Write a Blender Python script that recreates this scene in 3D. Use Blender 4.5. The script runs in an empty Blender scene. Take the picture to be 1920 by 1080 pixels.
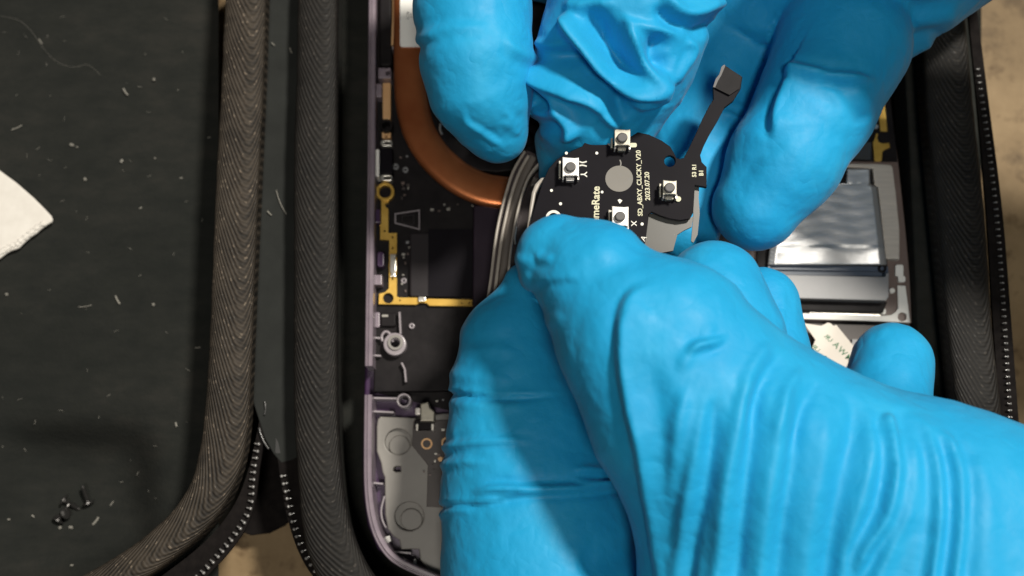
import bpy, bmesh, math, random
import numpy as np
from mathutils import Vector, Matrix

random.seed(7); np.random.seed(7)
S = 0.001                      # everything below is measured in millimetres
sc = bpy.context.scene
COL = sc.collection

# ------------------------------------------------------------------ camera
F = 2200.0; TH = 0.20; DIST = 257.0
cam_d = bpy.data.cameras.new("camera"); cam = bpy.data.objects.new("camera", cam_d); COL.objects.link(cam)
DIRV = np.array([0, math.sin(TH), -math.cos(TH)]); UPV = np.array([0, math.cos(TH), math.sin(TH)]); RV = np.array([1.0, 0, 0])
CAM = -DIST * DIRV
cam.location = Vector(CAM * S); cam.rotation_euler = (TH, 0, 0)
cam_d.sensor_width = 36; cam_d.lens = F / 1920 * 36
cam_d.clip_start = 0.005; cam_d.clip_end = 20
cam_d.dof.use_dof = True; cam_d.dof.focus_distance = 0.222; cam_d.dof.aperture_fstop = 15
sc.camera = cam

# ------------------------------------------------------------------ light
w = bpy.data.worlds.new("World"); sc.world = w; w.use_nodes = True
bg = w.node_tree.nodes["Background"]; bg.inputs[0].default_value = (1.0, 0.95, 0.88, 1); bg.inputs[1].default_value = 0.042
def area(name, loc, target, size, power, col):
    d = bpy.data.lights.new(name, 'AREA'); d.shape = 'DISK'; d.size = size; d.energy = power; d.color = col
    o = bpy.data.objects.new(name, d); COL.objects.link(o); o.location = loc
    o.rotation_euler = (Vector(target) - Vector(loc)).to_track_quat('-Z', 'Y').to_euler(); return o
area("ceiling_lamp", (0.03, -0.26, 0.95), (0, 0, 0), 0.14, 3.0, (1.0, 0.95, 0.86))
area("room_lamp", (0.42, 0.36, 1.0), (0, 0, 0), 0.13, 16.2, (1.0, 0.94, 0.84))
sc.view_settings.view_transform = 'Standard'; sc.view_settings.look = 'None'
sc.view_settings.exposure = 0; sc.view_settings.gamma = 1
sc.render.engine = 'CYCLES'; sc.cycles.use_denoising = True
sc.cycles.max_bounces = 6

# ------------------------------------------------------------------ helpers
def PT(px, py, z):
    r = DIRV + RV * ((px - 960) / F) - UPV * ((py - 540) / F)
    t = (z - CAM[2]) / r[2]
    return CAM + r * t, t
def P(px, py, z): return PT(px, py, z)[0]
def MM(px, py, z): return PT(px, py, z)[1] / F        # mm per pixel there
def PROJ(v):
    q = v - CAM; dep = q @ DIRV
    return 960 + F * (q @ RV) / dep, 540 - F * (q @ UPV) / dep

def catmull(pts, n=8, closed=False):
    pts = [np.array(p, float) for p in pts]; out = []
    N = len(pts); rng = range(N if closed else N - 1)
    for i in rng:
        g = (lambda k: pts[k % N]) if closed else (lambda k: pts[min(max(k, 0), N - 1)])
        p0, p1, p2, p3 = g(i - 1), g(i), g(i + 1), g(i + 2)
        for s in range(n):
            t = s / n
            out.append(0.5 * ((2 * p1) + (-p0 + p2) * t + (2 * p0 - 5 * p1 + 4 * p2 - p3) * t * t + (-p0 + 3 * p1 - 3 * p2 + p3) * t ** 3))
    if not closed: out.append(pts[-1])
    return out

LOC = {}
def empty(name, loc_mm, label, cat, group=None):
    o = bpy.data.objects.new(name, None); COL.objects.link(o); o.location = Vector(np.array(loc_mm) * S)
    o.empty_display_size = 0.01
    LOC[o] = np.array(loc_mm, float); o['label'] = label; o['category'] = cat
    if group: o['group'] = group
    return o
def tag(o, label=None, cat=None, group=None, kind=None):
    for k, v in (('label', label), ('category', cat), ('group', group), ('kind', kind)):
        if v: o[k] = v
    return o
def world_loc(o):
    return LOC.get(o, np.zeros(3))
def mesh_obj(name, verts, faces, mat, parent=None, smooth=False, uvs=None, origin=None):
    """verts in world mm"""
    v = np.array(verts, float)
    pl = world_loc(parent) if parent else np.zeros(3)
    org = np.array(origin, float) if origin is not None else (pl if parent else v.mean(0))
    me = bpy.data.meshes.new(name)
    me.from_pydata(((v - org) * S).tolist(), [], [list(map(int, f)) for f in faces]); me.update()
    if smooth: me.polygons.foreach_set('use_smooth', [True] * len(me.polygons))
    if uvs is not None:
        l = me.uv_layers.new(name='UVMap'); li = np.zeros(len(me.loops), int); me.loops.foreach_get('vertex_index', li)
        l.data.foreach_set('uv', np.array(uvs, float)[li].ravel())
    if mat: me.materials.append(mat)
    return link(name, me, parent, org)
def link(name, me, parent=None, org=None):
    o = bpy.data.objects.new(name, me); COL.objects.link(o)
    org = np.zeros(3) if org is None else org
    if parent:
        o.parent = parent; o.location = Vector((org - world_loc(parent)) * S)
    else: o.location = Vector(org * S)
    LOC[o] = np.array(org, float)
    return o
def plate(name, outlines, z0, z1, mat, parent=None, bevel=0.0, smooth=False, tilt=None):
    """outlines: list of px polygons (first the outer edge, then holes), extruded from z0 to z1 (mm)"""
    cu = bpy.data.curves.new(name, 'CURVE'); cu.dimensions = '2D'; cu.fill_mode = 'BOTH'
    for pl in outlines:
        q = [P(x, y, z1) for x, y in pl]
        s = cu.splines.new('POLY'); s.points.add(len(q) - 1); s.use_cyclic_u = True
        for p, c in zip(s.points, q): p.co = (c[0], c[1], 0, 1)
    cu.extrude = max((z1 - z0) / 2 - bevel, 0.001); cu.bevel_depth = bevel; cu.bevel_resolution = 2
    if bevel: cu.offset = -bevel
    o = bpy.data.objects.new('tmp', cu); COL.objects.link(o)
    dg = bpy.context.evaluated_depsgraph_get(); me = bpy.data.meshes.new_from_object(o.evaluated_get(dg))
    bpy.data.objects.remove(o); bpy.data.curves.remove(cu)
    v = np.zeros(len(me.vertices) * 3); me.vertices.foreach_get('co', v); v = v.reshape(-1, 3); v[:, 2] += (z0 + z1) / 2
    if tilt is not None: v = tilt(v)
    fs = [list(p.vertices) for p in me.polygons]; bpy.data.meshes.remove(me)
    o = mesh_obj(name, v, fs, mat, parent)
    bm = bmesh.new(); bm.from_mesh(o.data); bmesh.ops.remove_doubles(bm, verts=bm.verts, dist=1e-6)
    bmesh.ops.recalc_face_normals(bm, faces=bm.faces); bm.to_mesh(o.data); bm.free()
    if smooth:
        o.data.polygons.foreach_set('use_smooth', [True] * len(o.data.polygons)); o.data.set_sharp_from_angle(angle=math.radians(22))
    return o
def sweep(name, path, prof, mat, parent=None, closed_prof=False, smooth=True, uscale=1.0, caps=True):
    """path: Nx3 mm; prof(i, t) -> list of (u across, v up) mm"""
    path = [np.array(p, float) for p in path]; N = len(path); V = []; UV = []; Fc = []; L = 0
    for i, p in enumerate(path):
        a = path[max(i - 1, 0)]; b = path[min(i + 1, N - 1)]; t = b - a; t /= np.linalg.norm(t) + 1e-9
        side = np.cross(t, [0, 0, 1.0]); side /= np.linalg.norm(side) + 1e-9; up = np.cross(side, t)
        if i: L += np.linalg.norm(p - path[i - 1])
        pr = prof(i, i / (N - 1)); m = len(pr)
        for j, (u, v_) in enumerate(pr):
            V.append(p + side * u + up * v_); UV.append((j / (m - 1 if not closed_prof else m), L * uscale))
    m = len(prof(0, 0))
    for i in range(N - 1):
        for j in range(m if closed_prof else m - 1):
            k = (j + 1) % m; Fc.append((i * m + j, i * m + k, (i + 1) * m + k, (i + 1) * m + j))
    if closed_prof and caps: Fc.append(list(range(m))[::-1]); Fc.append([(N - 1) * m + j for j in range(m)])
    o = mesh_obj(name, V, Fc, mat, parent, smooth=smooth, uvs=UV)
    return o
def circ(r, n=10, sx=1.0, sy=1.0):
    return [(r * sx * math.cos(2 * math.pi * k / n), r * sy * math.sin(2 * math.pi * k / n)) for k in range(n)]
def tube(name, pxs, z, rpx, mat, parent=None, n=8, sub=6, zs=None):
    """pxs: list of (px,py[,z])"""
    pts = [(p[0], p[1], p[2] if len(p) > 2 else z) for p in pxs]
    pts = catmull(pts, sub) if len(pts) > 2 else [np.array(p, float) for p in pts]
    path = [P(*p) for p in pts]; r = rpx * MM(pts[0][0], pts[0][1], pts[0][2])
    return sweep(name, path, lambda i, t: circ(r, n), mat, parent, closed_prof=True)
def ellipse(cx, cy, rx, ry=None, n=28, a0=0.0):
    ry = ry or rx
    return [(cx + rx * math.cos(2 * math.pi * k / n + a0), cy + ry * math.sin(2 * math.pi * k / n + a0)) for k in range(n)]
def rrect(x0, y0, x1, y1, r, n=4):
    out = []
    for cx, cy, a in ((x1 - r, y0 + r, -90), (x1 - r, y1 - r, 0), (x0 + r, y1 - r, 90), (x0 + r, y0 + r, 180)):
        for k in range(n + 1):
            t = math.radians(a + 90 * k / n); out.append((cx + r * math.cos(t), cy + r * math.sin(t)))
    return out
def ring(name, cx, cy, ro, ri, z0, z1, mat, parent, bevel=0.0):
    return plate(name, [ellipse(cx, cy, ro), ellipse(cx, cy, ri)], z0, z1, mat, parent, bevel)
def text(name, s, px, py, z, ang, hpx, mat, parent, mirror=False, spacing=1.0, bold=0.0):
    """flat print, centre at px,py, glyph cap height hpx; ang in degrees (ccw)"""
    cu = bpy.data.curves.new(name, 'FONT'); cu.body = s; cu.align_x = 'CENTER'; cu.align_y = 'CENTER'; cu.space_character = spacing
    h = hpx * MM(px, py, z); cu.size = h / 0.7; cu.offset = bold * h; cu.extrude = 0.01; cu.resolution_u = 3
    o = bpy.data.objects.new('tmp', cu); COL.objects.link(o)
    dg = bpy.context.evaluated_depsgraph_get(); me = bpy.data.meshes.new_from_object(o.evaluated_get(dg))
    bpy.data.objects.remove(o); bpy.data.curves.remove(cu)
    v = np.zeros(len(me.vertices) * 3); me.vertices.foreach_get('co', v); v = v.reshape(-1, 3)
    if mirror: v[:, 0] *= -1
    a = math.radians(ang); R = np.array([[math.cos(a), -math.sin(a), 0], [math.sin(a), math.cos(a), 0], [0, 0, 1]])
    v = v @ R.T + P(px, py, z + 0.012)
    fs = [list(p.vertices) for p in me.polygons]; bpy.data.meshes.remove(me)
    return mesh_obj(name, v, fs, mat, parent)

# ------------------------------------------------------------------ materials
def mat(name, col, rough=0.5, metal=0.0, spec=0.5, **kw):
    m = bpy.data.materials.new(name); m.use_nodes = True; n = m.node_tree.nodes; b = n["Principled BSDF"]
    b.inputs['Base Color'].default_value = (*col, 1); b.inputs['Roughness'].default_value = rough
    b.inputs['Metallic'].default_value = metal; b.inputs['Specular IOR Level'].default_value = spec
    for k, v in kw.items(): b.inputs[k.replace('_', ' ')].default_value = v
    return m
def N(m, typ, **kw):
    nd = m.node_tree.nodes.new(typ)
    for k, v in kw.items():
        if k.startswith('i_'): nd.inputs[k[2:].replace('_', ' ')].default_value = v
        else: setattr(nd, k, v)
    return nd
def L(m, a, b): m.node_tree.links.new(a, b)
def coords(m, scale=(1, 1, 1), kind='Object'):
    tc = N(m, 'ShaderNodeTexCoord'); mp = N(m, 'ShaderNodeMapping'); mp.inputs['Scale'].default_value = scale
    L(m, tc.outputs[kind], mp.inputs[0]); return mp.outputs[0]
def noise(m, vec, scale, detail=4, rough=0.6):
    nd = N(m, 'ShaderNodeTexNoise'); nd.inputs['Scale'].default_value = scale; nd.inputs['Detail'].default_value = detail
    nd.inputs['Roughness'].default_value = rough; L(m, vec, nd.inputs['Vector']); return nd.outputs['Fac']
def ramp(m, fac, stops):
    r = N(m, 'ShaderNodeValToRGB'); e = r.color_ramp.elements
    while len(e) < len(stops): e.new(0.5)
    for k, (p, c) in enumerate(stops): e[k].position = p; e[k].color = (*c, 1) if len(c) == 3 else c
    L(m, fac, r.inputs[0]); return r.outputs[0]
def bump(m, h, strength, dist, prev=None):
    b = N(m, 'ShaderNodeBump'); b.inputs['Strength'].default_value = strength; b.inputs['Distance'].default_value = dist
    L(m, h, b.inputs['Height'])
    if prev is not None: L(m, prev, b.inputs['Normal'])
    return b.outputs[0]
def B(m): return m.node_tree.nodes["Principled BSDF"]
def noisy(name, c0, c1, scale, rough=0.5, metal=0.0, bstr=0.2, bdist=0.0001, stretch=(1, 1, 1), spec=0.5, **kw):
    m = mat(name, c0, rough, metal, spec, **kw); v = coords(m, stretch); n1 = noise(m, v, scale)
    L(m, ramp(m, n1, [(0.3, c0), (0.7, c1)]), B(m).inputs['Base Color'])
    if bstr: L(m, bump(m, n1, bstr, bdist), B(m).inputs['Normal'])
    return m

# nitrile
GLOVE = mat('blue_nitrile', (0.018, 0.36, 0.63), 0.55, 0, 0.28)
v = coords(GLOVE); n1 = noise(GLOVE, v, 60, 4); n2 = noise(GLOVE, v, 1100, 3); n3 = noise(GLOVE, v, 260, 4); n4 = noise(GLOVE, v, 95, 3, 0.5)
L(GLOVE, ramp(GLOVE, n1, [(0.25, (0.009, 0.290, 0.575)), (0.6, (0.013, 0.325, 0.610)), (0.8, (0.028, 0.370, 0.640))]), B(GLOVE).inputs['Base Color'])
L(GLOVE, ramp(GLOVE, n3, [(0.3, (0.48,) * 3), (0.7, (0.66,) * 3)]), B(GLOVE).inputs['Roughness'])
ab = N(GLOVE, 'ShaderNodeMath', operation='ABSOLUTE'); sb = N(GLOVE, 'ShaderNodeMath', operation='SUBTRACT'); sb.inputs[1].default_value = 0.5
L(GLOVE, n4, sb.inputs[0]); L(GLOVE, sb.outputs[0], ab.inputs[0])
L(GLOVE, bump(GLOVE, n2, 0.10, 0.0002, bump(GLOVE, ab.outputs[0], 0.45, 0.0020, bump(GLOVE, n3, 0.25, 0.0006))), B(GLOVE).inputs['Normal'])
B(GLOVE).inputs['Sheen Weight'].default_value = 0.05; B(GLOVE).inputs['Sheen Roughness'].default_value = 0.45

# flannel lining of the case
LINING = mat('black_flannel', (0.03, 0.03, 0.027), 0.95, 0, 0.15)
v = coords(LINING, (1, 2.2, 1)); a = noise(LINING, v, 120, 5, 0.7); v2 = coords(LINING); b2 = noise(LINING, v2, 22, 4, 0.6); c2 = noise(LINING, v2, 1400, 2)
mx = N(LINING, 'ShaderNodeMath', operation='MULTIPLY'); L(LINING, a, mx.inputs[0]); L(LINING, b2, mx.inputs[1])
L(LINING, ramp(LINING, mx.outputs[0], [(0.12, (0.0125, 0.0140, 0.0128)), (0.25, (0.0175, 0.0187, 0.0168)), (0.42, (0.026, 0.0255, 0.0225))]), B(LINING).inputs['Base Color'])
L(LINING, bump(LINING, c2, 0.6, 0.0002, bump(LINING, a, 0.5, 0.0003)), B(LINING).inputs['Normal'])
B(LINING).inputs['Sheen Weight'].default_value = 0.0

def twill(name, dark, light, rough, bst=0.35):
    """herringbone tape: uv.x across the band, uv.y in mm along it"""
    m = mat(name, light, rough, 0, 0.25)
    tc = N(m, 'ShaderNodeTexCoord'); sx = N(m, 'ShaderNodeSeparateXYZ'); L(m, tc.outputs['UV'], sx.inputs[0])
    def mth(op, a, b=None):
        q = N(m, 'ShaderNodeMath', operation=op)
        for k, x in enumerate((a, b)):
            if x is None: continue
            if isinstance(x, (int, float)): q.inputs[k].default_value = x
            else: L(m, x, q.inputs[k])
        return q.outputs[0]
    nz = noise(m, coords(m), 90, 3)
    u, vv = sx.outputs[0], sx.outputs[1]
    u = mth('ADD', u, mth('MULTIPLY', mth('SUBTRACT', nz, 0.5), 0.03))
    du = mth('SUBTRACT', u, 0.64)
    bow = mth('SQRT', mth('ADD', mth('MULTIPLY', du, du), 0.012))
    ph = mth('ADD', mth('MULTIPLY', bow, 17.0), mth('MULTIPLY', vv, 0.50))
    ribs = mth('SINE', mth('MULTIPLY', ph, 6.2832))
    thr = mth('SINE', mth('ADD', mth('MULTIPLY', vv, 7.4), mth('MULTIPLY', bow, 40.0)))
    cen = mth('MAXIMUM', mth('SUBTRACT', 1.0, mth('MULTIPLY', mth('ABSOLUTE', du), 5.5)), 0.0)
    hgt = mth('ADD', mth('MULTIPLY', ribs, mth('SUBTRACT', 0.95, mth('MULTIPLY', cen, 0.45))), mth('MULTIPLY', thr, mth('ADD', 0.04, mth('MULTIPLY', cen, 0.36))))
    f = mth('ADD', mth('MULTIPLY', hgt, 0.32), mth('MULTIPLY', nz, 1.0))
    nz2 = noise(m, coords(m), 400, 3)
    f = mth('ADD', f, mth('MULTIPLY', mth('SUBTRACT', nz2, 0.5), 0.9))
    basec = ramp(m, f, [(0.15, dark), (0.8, light)])
    vs = N(m, 'ShaderNodeTexVoronoi'); vs.inputs['Scale'].default_value = 620; L(m, coords(m), vs.inputs['Vector'])
    sp = mth('MULTIPLY', mth('LESS_THAN', vs.outputs['Distance'], 0.24), mth('GREATER_THAN', mth('ADD', hgt, mth('MULTIPLY', nz, 1.2)), 0.95))
    mixs = N(m, 'ShaderNodeMixRGB'); L(m, sp, mixs.inputs[0]); L(m, basec, mixs.inputs[1]); mixs.inputs[2].default_value = (*[min(1, 2.6 * q) for q in light], 1)  # pale dots painted in for stitches and sparkle on the ribs
    L(m, mixs.outputs[0], B(m).inputs['Base Color'])
    # glints on single filaments
    vo = N(m, 'ShaderNodeTexVoronoi'); vo.inputs['Scale'].default_value = 900; L(m, coords(m), vo.inputs['Vector'])
    gl = mth('MULTIPLY', mth('LESS_THAN', vo.outputs['Distance'], 0.20), mth('GREATER_THAN', hgt, 0.35))
    L(m, mth('SUBTRACT', rough, mth('MULTIPLY', gl, 0.22)), B(m).inputs['Roughness'])
    L(m, bump(m, hgt, bst, 0.00028), B(m).inputs['Normal'])
    return m
BAND_L = twill('brown_twill', (0.009, 0.0072, 0.0055), (0.050, 0.040, 0.030), 0.65)
BAND_R = twill('darkened_twill', (0.0035, 0.0032, 0.003), (0.0135, 0.0118, 0.010), 0.65, 0.25)  # same lip fabric, base darkened for the shade on the right lip
ZTAPE = noisy('zip_tape', (0.006, 0.005, 0.005), (0.012, 0.010, 0.0095), 500, 0.95, bstr=0.5, bdist=0.0002, spec=0.1)
TOOTHGLINT = mat('zip_tooth_highlight', (0.26, 0.255, 0.25), 0.25, 0.2, 0.9)  # pale colour painted in place of each tooth's highlight
TOOTHBAR = mat('zip_tooth_nylon', (0.035, 0.033, 0.032), 0.3, 0.0, 0.8)
HINGE = noisy('hinge_fabric', (0.009, 0.0105, 0.0095), (0.016, 0.018, 0.0165), 120, 0.95, bstr=0.5, bdist=0.0003)
GLUE = mat('clear_plastic_film', (0.05, 0.05, 0.05), 0.25, 0, 0.6)

# counter
GRAN = mat('beige_granite', (0.40, 0.28, 0.16), 0.6, 0, 0.2)
v = coords(GRAN); g1 = noise(GRAN, v, 38, 6, 0.65); g2 = noise(GRAN, v, 130, 3)
mxx = N(GRAN, 'ShaderNodeMixRGB', blend_type='MULTIPLY'); mxx.inputs[0].default_value = 1
L(GRAN, ramp(GRAN, g1, [(0.30, (0.10, 0.066, 0.034)), (0.40, (0.20, 0.138, 0.072)), (0.6, (0.27, 0.192, 0.105)), (0.75, (0.21, 0.146, 0.078))]), mxx.inputs[1])
L(GRAN, ramp(GRAN, g2, [(0.28, (0.45, 0.4, 0.36)), (0.42, (1, 1, 1))]), mxx.inputs[2]); L(GRAN, mxx.outputs[0], B(GRAN).inputs['Base Color'])

PURPLE = noisy('translucent_purple_shell', (0.042, 0.018, 0.058), (0.060, 0.030, 0.078), 200, 0.3, bstr=0.05)
SKIRT = noisy('dark_purple_skirt', (0.020, 0.012, 0.022), (0.030, 0.019, 0.032), 120, 0.35, bstr=0.05, spec=0.3)
RIM = noisy('purple_grey_rim', (0.19, 0.155, 0.19), (0.26, 0.215, 0.25), 250, 0.3, bstr=0.1)
RIB = mat('grey_purple_rib', (0.30, 0.27, 0.29), 0.3)
BLACK = noisy('matte_black_plastic', (0.008, 0.007, 0.008), (0.016, 0.014, 0.015), 300, 0.5, bstr=0.1, spec=0.1)
BLACK2 = noisy('black_board', (0.006, 0.0052, 0.0075), (0.010, 0.0088, 0.0115), 60, 0.45, bstr=0.03, spec=0.05)
BATT = noisy('battery_wrap', (0.018, 0.016, 0.018), (0.026, 0.022, 0.025), 40, 0.4, bstr=0.05, spec=0.2)
GOLD = noisy('gold_trace', (0.50, 0.30, 0.05), (0.70, 0.45, 0.10), 260, 0.42, 0.55, 0.15)
TAN = noisy('copper_tan_strip', (0.70, 0.40, 0.18), (0.80, 0.50, 0.26), 200, 0.45, 0.3, 0.1)
SILV = mat('tinned_pad', (0.75, 0.72, 0.66), 0.28, 0.8)
COPPER = noisy('copper_pipe', (0.34, 0.085, 0.026), (0.66, 0.24, 0.095), 38, 0.30, 0.8, 0.22, 0.0006)  # lighter tones painted in for patches of sheen on the pipe
WHITE = mat('white_label', (0.85, 0.84, 0.80), 0.5)
PAPER = noisy('white_napkin', (0.66, 0.63, 0.58), (0.74, 0.71, 0.66), 300, 0.9, bstr=0.3, bdist=0.0002)
INK = mat('black_ink', (0.03, 0.03, 0.03), 0.6)
GREENINK = mat('green_ink', (0.02, 0.16, 0.06), 0.6)
GREY = noisy('grey_moulding', (0.20, 0.19, 0.175), (0.27, 0.255, 0.235), 60, 0.5, bstr=0.1)
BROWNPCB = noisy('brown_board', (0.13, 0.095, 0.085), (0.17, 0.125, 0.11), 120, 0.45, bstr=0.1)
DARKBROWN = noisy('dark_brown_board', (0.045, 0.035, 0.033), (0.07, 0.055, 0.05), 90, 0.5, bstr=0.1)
STEEL = noisy('brushed_steel', (0.50, 0.46, 0.41), (0.60, 0.55, 0.49), 220, 0.5, 0.25, 0.15, 0.0001, (1, 8, 1))
FOIL = mat('aluminium_foil', (0.80, 0.80, 0.80), 0.42, 0.8)
v = coords(FOIL, (0.8, 2.2, 1)); f1 = noise(FOIL, v, 230, 5, 0.7); f2 = noise(FOIL, coords(FOIL), 120, 4)
L(FOIL, bump(FOIL, f2, 0.22, 0.0005, bump(FOIL, f1, 0.28, 0.0003)), B(FOIL).inputs['Normal'])
CONN = noisy('grey_connector', (0.20, 0.205, 0.215), (0.25, 0.25, 0.26), 90, 0.4, bstr=0.08)
SLATE = mat('blue_grey_board', (0.06, 0.085, 0.13), 0.4)
CREAM = noisy('cream_ribbon', (0.66, 0.60, 0.52), (0.74, 0.68, 0.60), 80, 0.5, bstr=0.1)
SILK = mat('white_silkscreen', (0.80, 0.78, 0.70), 0.5)
SILKY = mat('cream_silkscreen', (0.62, 0.60, 0.42), 0.5)
SWM = noisy('switch_metal', (0.74, 0.70, 0.66), (0.86, 0.82, 0.78), 300, 0.35, 0.35, 0.1)
SWD = noisy('switch_dull_metal', (0.34, 0.32, 0.27), (0.46, 0.43, 0.35), 300, 0.4, 0.4, 0.15)
SWB = mat('switch_button', (0.07, 0.065, 0.065), 0.5)
FILM = mat('smoky_film', (0.095, 0.093, 0.083), 0.3); B(FILM).inputs['Transmission Weight'].default_value = 0.25
DISC = noisy('grey_disc', (0.155, 0.145, 0.125), (0.185, 0.17, 0.15), 60, 0.55, bstr=0.05)
SHELLRIM = noisy('grey_shell_edge', (0.30, 0.27, 0.235), (0.42, 0.38, 0.335), 150, 0.32, bstr=0.15)
SHELLGREY = noisy('smoked_grey_wall', (0.10, 0.085, 0.075), (0.16, 0.14, 0.125), 90, 0.4, bstr=0.1)
SHELL = noisy('smoked_shell', (0.040, 0.030, 0.033), (0.07, 0.055, 0.055), 80, 0.28, bstr=0.1)
SCREWM = mat('black_screw', (0.09, 0.087, 0.085), 0.28, 0.8)
LINT = mat('lint_fibre', (0.26, 0.25, 0.22), 0.8)

# ------------------------------------------------------------------ setting
z_t = -24.0
c = [P(x, y, z_t) for x, y in ((-1500, -1200), (3400, -1200), (3400, 2300), (-1500, 2300))]
o = mesh_obj('countertop', [*c, *[q - np.array([0, 0, 20]) for q in c]], [(0, 3, 2, 1)[::-1], (4, 5, 6, 7)[::-1], (0, 1, 5, 4), (1, 2, 6, 5), (2, 3, 7, 6), (3, 0, 4, 7)], GRAN)
bm = bmesh.new(); bm.from_mesh(o.data); bmesh.ops.recalc_face_normals(bm, faces=bm.faces); bm.to_mesh(o.data); bm.free()
tag(o, 'beige speckled granite countertop under the case', None, None, 'structure')

# ------------------------------------------------------------------ carrying case
ZF, ZL = -9.0, 9.0            # floor and lip height
case = empty('carrying_case', P(540, 540, z_t), 'open black zippered carrying case with flannel lining and twill lips', 'case')
def band(name, left, right, zl, material, dome):
    Lp = catmull(left, 10); Rp = catmull(right, 10)
    n = 160
    def resamp(c):
        c = np.array(c); d = np.r_[0, np.cumsum(np.linalg.norm(np.diff(c, axis=0), axis=1))]
        t = np.linspace(0, d[-1], n); return np.c_[np.interp(t, d, c[:, 0]), np.interp(t, d, c[:, 1])]
    Lp, Rp = resamp(Lp), resamp(Rp); V = []; UV = []; Fc = []; m = 21; Ls = 0; prev = None
    for i in range(n):
        a = P(Lp[i][0], Lp[i][1], zl); b = P(Rp[i][0], Rp[i][1], zl); c_ = (a + b) / 2
        if prev is not None: Ls += np.linalg.norm(c_ - prev)
        prev = c_; wd = np.linalg.norm(b - a)
        for j in range(m):
            s = j / (m - 1); ang = math.pi * s
            # a soft padded lip: rounded shoulders, tucked under at both sides
            q = a + (b - a) * (0.5 - 0.5 * math.cos(ang)); hgt = dome * (math.sin(ang) ** 0.55)
            wob = 0.15 * math.sin(i * 0.21 + 2 * math.sin(i * 0.05)) + 0.08 * math.sin(i * 0.9)
            V.append(q + np.array([wob * 0.6 * (1 if s < 0.5 else 0.6), 0, hgt + wob * 0.6 * math.sin(ang)])); UV.append((s, Ls))
        V.append(b + np.array([-0.6, 0, -6])); UV.append((1.05, Ls)); V.insert(len(V) - m - 1, a + np.array([0.6, 0, -6])); UV.insert(len(UV) - m - 1, (-0.05, Ls))
    mm = m + 2
    for i in range(n - 1):
        for j in range(mm - 1): Fc.append((i * mm + j, i * mm + j + 1, (i + 1) * mm + j + 1, (i + 1) * mm + j))
    o = mesh_obj(name, V, Fc, material, case, smooth=True, uvs=UV)
    bm = bmesh.new(); bm.from_mesh(o.data); bmesh.ops.recalc_face_normals(bm, faces=bm.faces)
    f0 = max(bm.faces, key=lambda f: f.calc_center_median().z)
    if f0.normal.z < 0: bmesh.ops.reverse_faces(bm, faces=bm.faces)
    bm.to_mesh(o.data); bm.free()
    return o
LL = [(432, -140), (425, 0), (418, 120), (411, 260), (405, 400), (398, 550), (391, 690), (381, 815), (364, 895), (332, 950), (280, 1000), (205, 1052), (120, 1095), (0, 1120), (-300, 1130)]
LR = [(505, -140), (500, 0), (495, 150), (486, 350), (477, 550), (471, 700), (466, 800), (452, 880), (424, 945), (380, 1000), (322, 1050), (250, 1098), (150, 1145), (0, 1175), (-300, 1190)]
tag(band('lip_band', LL, LR, ZL, BAND_L, 2.0), 'brown grey twill lip of the left half')
RL = [(563, -140), (560, 0), (556, 150), (553, 300), (552, 450), (551, 600), (552, 720), (555, 820), (560, 910), (568, 985), (583, 1050), (610, 1110), (660, 1170), (740, 1210), (900, 1235)]
RR = [(634, -140), (633, 0), (632, 200), (632, 400), (632, 600), (634, 760), (640, 880), (652, 960), (674, 1030), (702, 1080), (740, 1120), (790, 1145), (850, 1160), (900, 1165), (1000, 1170)]
tag(band('lip_band', RL, RR, ZL, BAND_R, 1.9), 'dark twill lip beside the hinge')
QL = [(1705, -150), (1722, 0), (1735, 200), (1755, 420), (1773, 600), (1793, 800), (1810, 980), (1830, 1200)]
QR = [(1785, -150), (1803, 0), (1823, 200), (1843, 400), (1857, 600), (1877, 800), (1893, 980), (1915, 1200)]
tag(band('lip_band', QL, QR, ZL, BAND_R, 1.9), 'twill lip at the far right, shade in its colour')

def tapered_plate_path(name, left, right, z, thick, material):
    Lp = catmull(left, 8); Rp = catmull(right, 8)
    return plate(name, [[tuple(p) for p in Lp] + [tuple(p) for p in Rp[::-1]]], z - thick, z, material, case)
# floors of the two halves (with soft relief)
def rec_depth(x, y):  # recess shaped so its sloping walls give a soft dark L
    sg = lambda t: 1 / (1 + math.exp(-max(min(t, 40), -40)))
    return 10.0 * sg((272 - x + 0.06 * (y - 880)) / 15) * sg((y - 822 + 0.04 * (270 - x)) / 17) * sg((1015 - y) / 30) * sg((x - 20) / 30)
def floor_sheet(name, outline, z, nx=90, ny=70, dents=(), recess=False):
    """a padded sheet: grid over the outline's box, clipped to it by the walls that stand on it"""
    xs = [p[0] for p in outline]; ys = [p[1] for p in outline]
    V = []; Fc = []
    for j in range(ny + 1):
        for i in range(nx + 1):
            x = min(xs) + (max(xs) - min(xs)) * i / nx; y = min(ys) + (max(ys) - min(ys)) * j / ny
            d = 0.25 * math.sin(x * 0.013 + 1.3 * math.sin(y * 0.007)) * math.sin(y * 0.011) 
            for (cx, cy, rx, ry, dep) in dents: d -= dep * math.exp(-(((x - cx) / rx) ** 2 + ((y - cy) / ry) ** 2) ** 2)
            if recess: d -= rec_depth(x, y)
            V.append(P(x, y, z + d))
    for j in range(ny):
        for i in range(nx): a = j * (nx + 1) + i; Fc.append((a, a + nx + 1, a + nx + 2, a + 1))
    return mesh_obj(name, V, Fc, LINING, case, smooth=True)
floor_sheet('lining', [(-420, -200), (410, 1140)], ZF, 120, 110, recess=True)
floor_sheet('lining', [(590, -200), (1840, 1230)], ZF - 6, 60, 60)
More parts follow.
